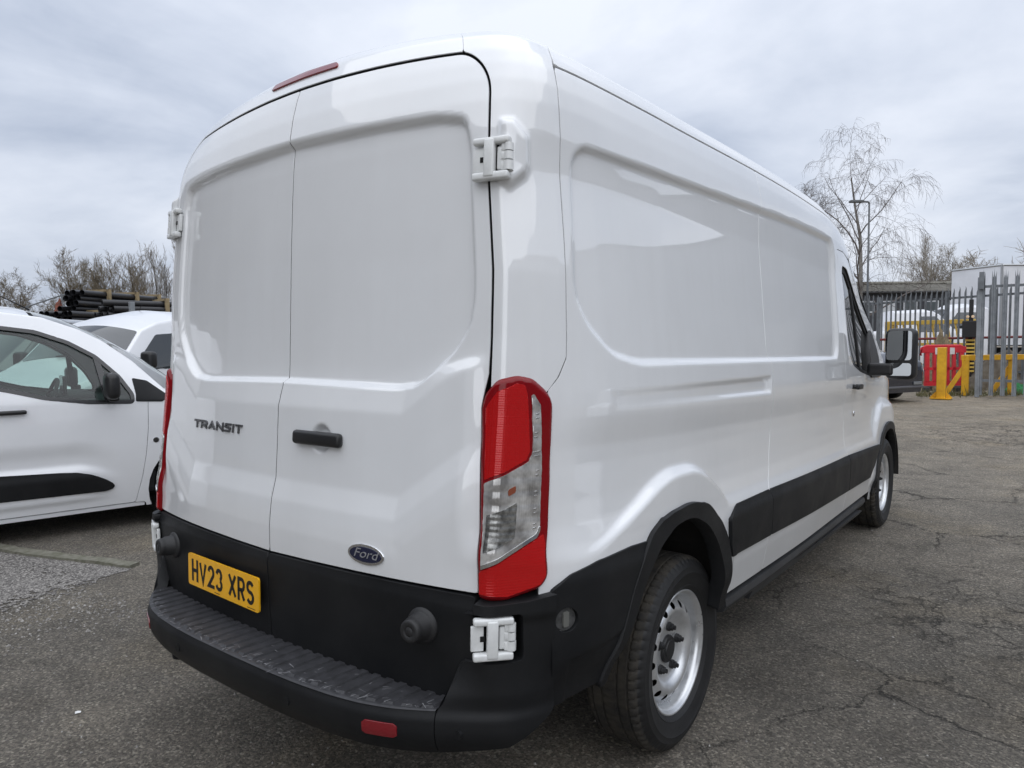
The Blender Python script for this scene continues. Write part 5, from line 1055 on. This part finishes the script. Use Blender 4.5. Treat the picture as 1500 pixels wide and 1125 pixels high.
heap('green_sheet', behind(1494, 18.0), (.34, .2), .26, mat('green_netting', (.02, .20, .06), .6), 'crumpled green sheet on the ground under the guard rail', 'sheet', 14, seed=8)
# weeds along the fence foot
wd = MB(); q = np.random.RandomState(11)
for i in range(900):
    t = q.rand(); b0 = behind(1345+t*240, 17.6+q.normal(0, .25)); x, y = b0[:2]; hh = q.uniform(.04, .26)*(1.3 if .28 < t < .42 else .8); a = q.uniform(0, 6.28); w_ = .012; l = q.normal(0, .06, 2)
    wd.add([(x-w_*math.cos(a), y-w_*math.sin(a), 0), (x+w_*math.cos(a), y+w_*math.sin(a), 0), (x+l[0], y+l[1], hh)], [(0, 1, 2)])
tag(wd.build('weeds', mat('weed_green', (.09, .105, .035), .8, col2=(.19, .16, .085), vscale=3)), 'rough grass and weeds along the foot of the palisade', 'weeds', kind='stuff')
SX, SY = behind(1423, 19.6)[:2]
sp_ = root('striped_post', 'black-and-yellow striped post with black box and small lamps on top', 'post', (SX, SY, 0))
BLK = mat('post_black', (.012, .012, .013), .5); bar(sp_, 'pole', (SX, SY, 0), (SX, SY, 2.45), .10, BLK); 
for i in range(9): MB().box((SX, SY, .50+i*.105), (.20, .104, .052)).build('yellow_band', mat('band_yellow', (.70, .48, .10), .4), sp_)
MB().box((SX, SY, .92), (.19, .10, .90)).build('black_sleeve', BLK, sp_)
MB().box((SX-.02, SY-.05, 1.64), (.34, .26, .46), None, .02).build('control_box', BLK, sp_)
for x in (-.07, .05): MB().lathe([(0, .02), (.035, .015), (.04, 0)], (SX+x, SY-.12, 1.98), (0, -1, 0), 12).build('lamp', mat('lamp_amber', (.85, .62, .40), .3), sp_)
rr = MB().path([(*behind(1290, 21.5)[:2], 1.37), (*behind(1600, 19.5)[:2], 1.44)], .035, 8).build('red_pipe_rail', mat('red_oxide', (.16, .025, .022), .6), None, True); tag(base_origin(rr, (-.5, 23, 0)), 'dark red pipe rail crossing behind the far palisade', 'rail')
yt = root('yellow_truss_barrier', 'yellow lattice barrier behind the far palisade below the white lorries', 'barrier', (-2.3, 26.3, 0))
TY = mat('faded_yellow', (.55, .36, .06), .5, var=.12, vscale=3); A0 = np.array(behind(1304, 26)); A1 = np.array(behind(1424, 23.2)); up = np.array((0, 0, 1.))
bar(yt, 'top_beam', A0+up*1.93, A1+up*1.93, .16, TY, .14); bar(yt, 'bottom_beam', A0+up*1.18, A1+up*1.18, .10, TY); bar(yt, 'end_post', A0, A0+up*2.0, .28, TY); bar(yt, 'end_post', A1, A1+up*2.0, .24, TY)
for i in range(11):
    f0 = i/11; f1 = (i+.5)/11; bar(yt, 'strut', A0+(A1-A0)*f0+up*1.88, A0+(A1-A0)*f1+up*1.2, .09, TY, .05)
    if i % 2 == 0: bar(yt, 'gusset', A0+(A1-A0)*(f0+.02)+up*1.72, A0+(A1-A0)*(f0+.02)+up*1.9, .22, TY, .03)
# ---------------------------------------------------------------- shed, street lamp
sh = root('long_shed', 'long low shed with a mossy corrugated roof behind the palisade', 'building', (-8, 44, 0))
S0 = np.array((-18.0, 33.0, 0)); S1 = np.array((-1.0, 46.5, 0)); sd = (S1-S0)/np.linalg.norm(S1-S0); sn = np.array((-sd[1], sd[0], 0)); SL = np.linalg.norm(S1-S0)
WAL = mat('dark_shed_cladding', (.055, .058, .065), .7, var=.2, vscale=.8); ROOF = mat('mossy_corrugated', (.155, .145, .125), .9, col2=(.085, .08, .066), vscale=1.6, detail=9, bump=.4, bscale=8)
mb = MB(); mb.add([S0, S1, S1+up*4.0, S0+up*4.0, S0+sn*9, S1+sn*9, S1+sn*9+up*4.0, S0+sn*9+up*4.0], [(0, 1, 2, 3), (5, 4, 7, 6), (1, 5, 6, 2), (4, 0, 3, 7)]); mb.build('wall', WAL, sh)
nn = int(SL/.15); cr = []
for f, z in ((-.04, 3.95), (.28, 4.55)):
    cr.append([S0+sd*(SL*i/nn)+sn*9*f+up*(z+.035*math.cos(i*math.pi)) for i in range(nn+1)])
rfo = MB().grid(np.array(cr)).build('roof', ROOF, sh)
MB().add([S0+sn*2.5+up*4.56, S1+sn*2.5+up*4.56, S1+sn*6.5+up*4.5, S0+sn*6.5+up*4.5], [(0, 1, 2, 3)]).build('upper_roof', ROOF, sh)
MB().path([S0+sn*2.5+up*4.6, S1+sn*2.5+up*4.6], .13, 6).build('ridge_cap', mat('ridge_pale', (.24, .23, .20), .9, col2=(.12, .11, .09), vscale=2), sh)
for i in range(9): MB().path([S0+sd*(SL*(i+.4)/9)+sn*.1+up*4.08, S0+sd*(SL*(i+.4)/9)+sn*2.4+up*4.62], .03, 4).build('roof_batten', MATS['ridge_pale'], sh)
MB().path([S0-sn*.3+up*3.9, S1-sn*.3+up*3.9], .08, 6).build('gutter', BLK, sh)
WW = mat('white_window_frame', (.6, .62, .64), .4); WG = mat('window_glass', (.10, .115, .12), .05, coat=1)
for i in range(17):
    t = 1.0+i*1.22; c_ = S0+sd*t-sn*.03+up*3.12; w_ = MB().box(c_, (.78, .06, .66), np.stack([sd, sn, up], 1)).build('window', WW, sh); MB().box(c_-sn*.03, (.62, .03, .50), np.stack([sd, sn, up], 1)).build('pane', WG if i % 3 else WW, w_)
lp = root('street_lamp', 'tall grey street lamp standing before the bare birch', 'lamp post', (-5.15, 34.1, 0))
LPM = mat('lamp_grey', (.11, .115, .12), .6, metal=.3); MB().tube((-5.15, 34.1, 0), (-5.15, 34.1, 7.55), .055, .04, 12).build('column', LPM, lp, True); MB().path([(-5.15, 34.1, 7.55), (-5.2, 34.06, 7.62), (-5.75, 33.66, 7.66)], .045, 8).build('arm', LPM, lp, True); MB().box((-5.62, 33.75, 7.645), (.62, .26, .11), np.array([[.795, -.607, 0], [.607, .795, 0], [0, 0, 1]]), .03).build('lantern', LPM, lp)
# ---------------------------------------------------------------- pipe bundles on the left
PIPE = mat('black_pipe', (.016, .016, .018), .38, var=.3, vscale=3); TIMB = mat('strap_timber', (.30, .23, .13), .8, var=.2, vscale=5)
def bundle(label, a, dirv, length, rows, r, z0, battens, legs=True):
    a = np.array(a, float); d = np.array(dirv, float); d /= np.linalg.norm(d); s = np.array((d[1], -d[0], 0)); o = root('pipe_bundle', label, 'pipes', (*(a+d*length/2)[:2], 0), 'black pipe bundles stacked behind the vans'); q = random.Random(len(label)); me = None
    wmax = max(rows)
    for k, n in enumerate(rows):
        for i in range(n):
            off = q.uniform(-.25, .12); c = a+s*((i+(.5 if k % 2 else 0))*2.02*r)+up*(z0+r+k*1.85*r)
            if me is None:
                mb = MB(); P0 = c+d*0; mb.lathe([(r*.90, .25), (r*.90, 0), (r, 0), (r, length)], P0, d, 14); ob = mb.build('pipe', PIPE, o, True); auto_smooth(ob, 50); me = (ob, c); ob.location = tuple(d*off)
            else:
                e = me[0].copy(); COL.objects.link(e); e.parent = o; e.location = tuple((c-me[1])+d*off)
    H = len(rows)*1.85*r+r*.4
    for t in battens:
        for kx in (-1.25*r, (wmax-1)*2.02*r+2.3*r): MB().box(a+d*t+s*kx+up*(z0+H/2), (.09, .09, H+.1), np.stack([d, s, up], 1)).build('batten', TIMB, o)
        MB().box(a+d*t+s*((wmax-1)*1.01*r)+up*(z0+H+.02), (.09, wmax*2.05*r+.2, .06), np.stack([d, s, up], 1)).build('batten', TIMB, o)
    if legs:
        for t in (length*.12, length*.5, length*.88): MB().box(a+d*t+s*((wmax-1)*1.01*r)+up*(z0/2-.01), (.2, wmax*2*r, z0-.02), np.stack([d, s, up], 1)).build('trestle', GALVD, o)
    return o
bundle('upper black pipe bundle, open ends showing, four pipes wide', behind(94, 20), (-1.84, 3.24, 0), 3.9, (4, 4, 4, 4), .080, 2.37, (.95, 2.2, 3.3))
bundle('shorter black pipe bundle in front with its open ends at mid stack', behind(153, 18.4), (.10, .99, 0), 3.4, (4, 4, 4), .080, 2.12, (1.3, 2.4))
bundle('low black pipe bundle barely clearing the grey car roof', behind(62, 19.0), (-1.84, 3.24, 0), 3.2, (6, 6), .075, 2.06, (1.2,))
bar(None, 'steel_stake', (*behind(193, 17.8)[:2], 0), (*behind(193, 17.8)[:2], 2.50), .11, GALV); tag(bpy.data.objects['steel_stake'], 'pale steel stake upright beside the shorter pipe bundle', 'stake')
onm = heap('orange_netting', (*behind(87, 20.3)[:2], 2.3), (.16, .16), .40, mat('orange_net', (.30, .09, .05), .8, col2=(.12, .05, .04), vscale=14), 'small bundle of faded orange netting left of the pipe ends', 'netting', 12, seed=3)
ns = MB().box((0, 0, -1.15), (.3, .3, 2.3)).build('netting_stand', GALVD, None); ns.parent = onm
# ---------------------------------------------------------------- bare trees
BARK = mat('grey_brown_bark', (.085, .072, .058), .95, col2=(.05, .043, .036), vscale=3); TWIG = mat('dark_twigs', (.075, .060, .050), .9); BIRCH = mat('birch_bark', (.22, .205, .185), .85, col2=(.07, .062, .055), vscale=2.2, detail=7)
def tree(name, label, loc, h, seed, spread=.55, lean=(0, 0), trunk_r=None, lv=4, kids=(9, 6, 5, 4), droop=0., up_=.35, stems=1, bark=BARK, twig=TWIG, tmin=.010, group=None, len0=.42, first=.18, side=None, fan=.9):
    q = random.Random(seed); g3 = lambda k: np.array((q.gauss(0, k), q.gauss(0, k), q.gauss(0, k))); o = root(name, label, 'tree', loc, group); TG = {}; CG = {}; loc = np.array(loc, float); tr = trunk_r or h*.013; Zu = np.array((0, 0, 1.))
    def grow(p, d, L_, r, lvl, G_):
        n = 6 if lvl < 2 else 4 if lvl == 2 else 3; P = [p]; Rr = [r]; d = d/math.sqrt(d@d); tip = max(tmin*.55, r*(.25 if lvl else .22))
        for i in range(n):
            d = d+g3(.06 if lvl == 0 else .13)+Zu*(up_*.22 if lvl < 2 else up_*.12-droop*(lvl-1)*.35); d = d/math.sqrt(d@d); P.append(P[-1]+d*(L_/n)); Rr.append(r+(tip-r)*(i+1)/n)
        G_.setdefault((n+1, 7 if lvl == 0 else 5 if lvl == 1 else 3), []).append((P, Rr))
        if lvl >= lv: return
        for i in range(kids[lvl]):
            t = first+(1-first)*(i+q.random())/kids[lvl] if lvl == 0 else .15+.85*(i+q.random())/kids[lvl]
            k = min(int(t*n), n-1); f = t*n-k; e = P[k+1]-P[k]; pp = P[k]+e*f; w = e/math.sqrt(e@e); hx = Zu if abs(w[2]) < .9 else np.array((1., 0, 0))
            u = np.cross(hx, w); u /= math.sqrt(u@u); v = np.cross(w, u); a = q.uniform(0, 6.283); an = q.uniform(.55, 1.0)*spread/.55; nd = w*math.cos(an)+(u*math.cos(a)+v*math.sin(a))*math.sin(an)
            if side is not None and lvl == 0: nd = nd+np.array(side)*.35
            grow(pp, nd, L_*(len0 if lvl == 0 else .55)*q.uniform(.7, 1.15)*(1.15-.55*t if lvl == 0 else 1), max(tmin, (Rr[k]+(Rr[k+1]-Rr[k])*f)*q.uniform(.36, .55)), lvl+1, CG)
    for s_ in range(stems):
        a = s_*6.283/stems+q.random(); o0 = np.array((math.cos(a), math.sin(a), 0))*(.0 if stems == 1 else .35); dd = np.array((lean[0], lean[1], 1.))+o0*(fan if stems > 1 else 0)
        grow(loc+o0*.5*(stems > 1), dd, h*q.uniform(.82, 1.0)*(1 if stems == 1 else .92), tr, 0, TG)
    fast_obj('trunk', *tubes(TG), bark, o, True); fast_obj('crown', *tubes(CG), twig, o); return o
# right-hand trees
tree('birch_tree', 'tall drooping bare birch beside the street lamp', (-6.3, 39.7, 0), 12.2, 31, .60, (-.06, -.02), .17, 4, (13, 7, 6, 5), droop=.60, up_=.42, bark=BIRCH, twig=mat('birch_twigs', (.105, .088, .080), .9), tmin=.0052, len0=.50, first=.22, side=(.6, .46, .25))
tree('bare_tree', 'dark bushy bare tree just above the van roof, left of the birch', (-10.4, 41.0, 0), 9.2, 12, .6, (0, 0), .12, 4, (13, 7, 5, 5), up_=.4, tmin=.008, len0=.38, first=.25)
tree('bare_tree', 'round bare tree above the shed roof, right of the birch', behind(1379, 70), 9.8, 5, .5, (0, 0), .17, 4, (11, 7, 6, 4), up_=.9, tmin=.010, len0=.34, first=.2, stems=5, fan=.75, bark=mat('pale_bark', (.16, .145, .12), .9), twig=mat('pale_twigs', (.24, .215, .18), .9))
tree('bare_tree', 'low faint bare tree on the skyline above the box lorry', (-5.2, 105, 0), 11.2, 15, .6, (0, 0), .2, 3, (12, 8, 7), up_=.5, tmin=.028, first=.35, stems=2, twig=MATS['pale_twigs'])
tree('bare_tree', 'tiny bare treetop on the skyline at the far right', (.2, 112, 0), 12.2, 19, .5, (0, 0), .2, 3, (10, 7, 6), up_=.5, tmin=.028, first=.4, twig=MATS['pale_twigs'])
# left-hand trees
OLV = mat('olive_twigs', (.150, .124, .088), .95)
tree('bare_tree', 'large many-stemmed bare tree behind the pipe bundles', behind(128, 46), 6.9, 41, .46, (0, 0), .10, 4, (11, 6, 5, 4), up_=1.0, stems=6, fan=1.2, tmin=.0085, twig=OLV, len0=.40, first=.2)
tree('bare_tree', 'bare tree behind the right half of the pipe bundles', behind(185, 46), 6.6, 43, .45, (0, 0), .10, 4, (10, 6, 5, 4), up_=1.0, stems=3, tmin=.0085, twig=OLV, len0=.40, first=.2)
tree('bare_tree', "straight-stemmed bare tree against the van's left edge", behind(222, 50), 7.0, 47, .28, (.06, .05), .09, 4, (14, 5, 4, 4), up_=1.3, stems=3, tmin=.008, twig=mat('grey_twigs', (.22, .20, .175), .9), len0=.40, first=.12)
tree('bare_tree', 'narrow pale bare tree just left of the van edge', behind(250, 50), 7.6, 53, .26, (.05, .05), .09, 4, (14, 5, 4, 4), up_=1.3, stems=3, tmin=.008, twig=MATS['grey_twigs'], len0=.38, first=.12)
tree('bare_tree', 'thin bare tree at the left edge of the picture', behind(10, 48), 6.0, 61, .55, (0, 0), .10, 4, (11, 6, 5, 4), up_=.6, stems=2, tmin=.009, twig=OLV, len0=.42, first=.2)
tree('bare_tree', 'low bare thicket tree between the left edge and the big bare tree', behind(60, 50), 4.6, 67, .6, (0, 0), .09, 4, (10, 6, 5, 4), up_=.5, stems=4, tmin=.009, twig=OLV, len0=.45, first=.1)
# scrub bank and wire fence behind the left-hand cars
sc = MB(); q = np.random.RandomState(2)
for i in range(8200):
    px = q.uniform(-70, 275) if i < 5200 else q.uniform(275, 960); dp = q.uniform(34, 40); hh = (2.7+.9*max(0, min(1, (px)/100)))*q.uniform(.35, 1.12); b = np.array(behind(px, dp)); l = q.normal(0, .35, 2); w_ = .014
    z0 = q.uniform(0, hh*.75); t_ = np.array((b[0]+l[0], b[1]+l[1], min(hh, z0+q.uniform(.6, 1.5)))); s_ = np.array((b[0], b[1], z0)); sc.add([s_-np.array((w_, w_*.5, 0)), s_+np.array((w_, w_*.5, 0)), t_], [(0, 1, 2)])
tag(sc.build('scrub', mat('scrub_twigs', (.10, .082, .058), .95, col2=(.06, .05, .037), vscale=.6)), 'tangled brown scrub behind the parked cars on the left', 'scrub', kind='stuff')
bk = []
for px in np.linspace(-240, 1010, 90): 
    z = 1.9+.75*max(0, min(1, (px+20)/110))+.1*math.sin(px*.09); bk.append([(*behind(px, 37)[:2], 0), (*behind(px, 38.5)[:2], z), (*behind(px, 44)[:2], z+.15), (*behind(px, 47)[:2], 0)])
b_ = MB().grid(np.array(bk)).build('scrub_bank', mat('brown_bank', (.075, .062, .045), .95, col2=(.12, .10, .075), vscale=.9, detail=9), None, True); b_['kind'] = 'structure'
wf = root('wire_fence', 'sagging wire fence with thin posts above the left-hand cars', 'fence', (*behind(60, 30)[:2], 0))
fp = [np.array((*behind(px, 30)[:2], z)) for px, z in ((-60, 2.25), (0, 2.72), (40, 3.05), (92, 3.52), (150, 3.6))]
MB().path(fp, .030, 5).build('top_wire', GALVD, wf); MB().path([p_-up*.5 for p_ in fp], .012, 4).build('wire', GALVD, wf)
for p_ in fp: MB().tube((p_[0], p_[1], 0), p_+up*.05, .04, n=8).build('post', GALVD, wf)
for i, (px, dp, hh, lab) in enumerate(((330, 44, 6.5, 'bare tree behind the van, hidden by its left rear corner'), (470, 46, 7.5, 'broad bare tree hidden behind the rear doors of the van'), (640, 47, 6.8, 'bare tree hidden behind the middle of the van'))):
    tree('bare_tree', lab, behind(px, dp), hh, 90+i, .48, (0, 0), .10, 3, (12, 7, 6), up_=.8, stems=3, tmin=.012, twig=OLV, len0=.42, first=.2)
# ---------------------------------------------------------------- the unseen yard: reflected in the paint, its buildings also cutting skylight
def shed2(label, a, b, dep, h, m1, m2, seed):
    a = np.array((*a, 0.)); b = np.array((*b, 0.)); L_ = np.linalg.norm(b-a); d = (b-a)/L_; n = np.array((d[1], -d[0], 0)); o = root('warehouse', label, 'building', tuple((a+b)/2)); 
    Z = np.array((0, 0, 1.)); mb = MB(); q = [a, b, b+n*dep, a+n*dep]; mb.add(q+[v+Z*h for v in q], [(0, 1, 5, 4), (1, 2, 6, 5), (2, 3, 7, 6), (3, 0, 4, 7)]); mb.build('wall', m1, o)
    mb = MB(); mb.add([a-n*.4+Z*h, b-n*.4+Z*h, b+n*dep/2+Z*(h+.25), a+n*dep/2+Z*(h+.25), b+n*(dep+.4)+Z*h, a+n*(dep+.4)+Z*h], [(0, 1, 2, 3), (3, 2, 4, 5)]); mb.build('roof', m2, o)
    for i in range(int(L_/7)):
        c = a+d*(3.5+i*7)-n*.04+Z*2.1; MB().box(c, (3.4, .1, 4.2), np.stack([d, n, Z], 1)).build('roller_door', mat('roller_door', (.30, .31, .32), .5, metal=.3), o)
    return o
CLAD = mat('grey_cladding', (.20, .21, .225), .6, var=.1, vscale=.5); CLADB = mat('brown_brick', (.155, .145, .14), .9, var=.25, vscale=3)
shed2('grey clad warehouse across the yard, mirrored in the van flank', (25, 15), (7.6, 39), 12, 9.0, CLAD, ROOF, 1)
shed2('tall grey clad unit added unseen right of the yard to cut skylight', (24, -18), (25, 15), 12, 9.0, CLAD, ROOF, 3)  # out of view, added to take skylight off the upright panels
shed2('brown brick warehouse behind the camera, mirrored in the rear doors', (-30, -2), (4, -16.5), 12, 9.5, CLADB, ROOF, 2)  # read from the door reflections, set close to take skylight off the doors
W3 = Car((6.2, 4.6, 0), 205, .90, -2.1, 2.1, .18, 1.0, [(-2.1, 1.0), (-1.9, 1.45), (.2, 1.5), (.6, 1.4), (1.2, 1.0), (2.0, .85), (2.1, .7)], [(-2.1, 1.05), (-1.9, 1.52), (.2, 1.58), (.6, 1.47), (1.25, 1.05), (2.0, .9), (2.1, .75)], .2)
simple_car('white_hatchback', "white hatchback parked across from the van, mirrored low in its flank", 'car', W3, WP, (1.3, -1.3), .31, [[(-1.5, 1.05), (-1.4, 1.38), (.15, 1.4), (.9, 1.05)]], (.62, 1.22), rear=(-2.05, -1.88))
for i, (x, y, hh) in enumerate(((-9, -7.5, 7), (-13, -6, 6), (-17, -5.5, 8))): tree('bare_tree', ('bare tree mirrored in the left rear door', 'shorter bare tree mirrored in the left rear door edge', 'tallest bare tree behind the camera to the left')[i], (x, y, 0), hh, 80+i, .5, (0, 0), .13, 3, (12, 7, 5), up_=.7, stems=2, tmin=.014, first=.2)
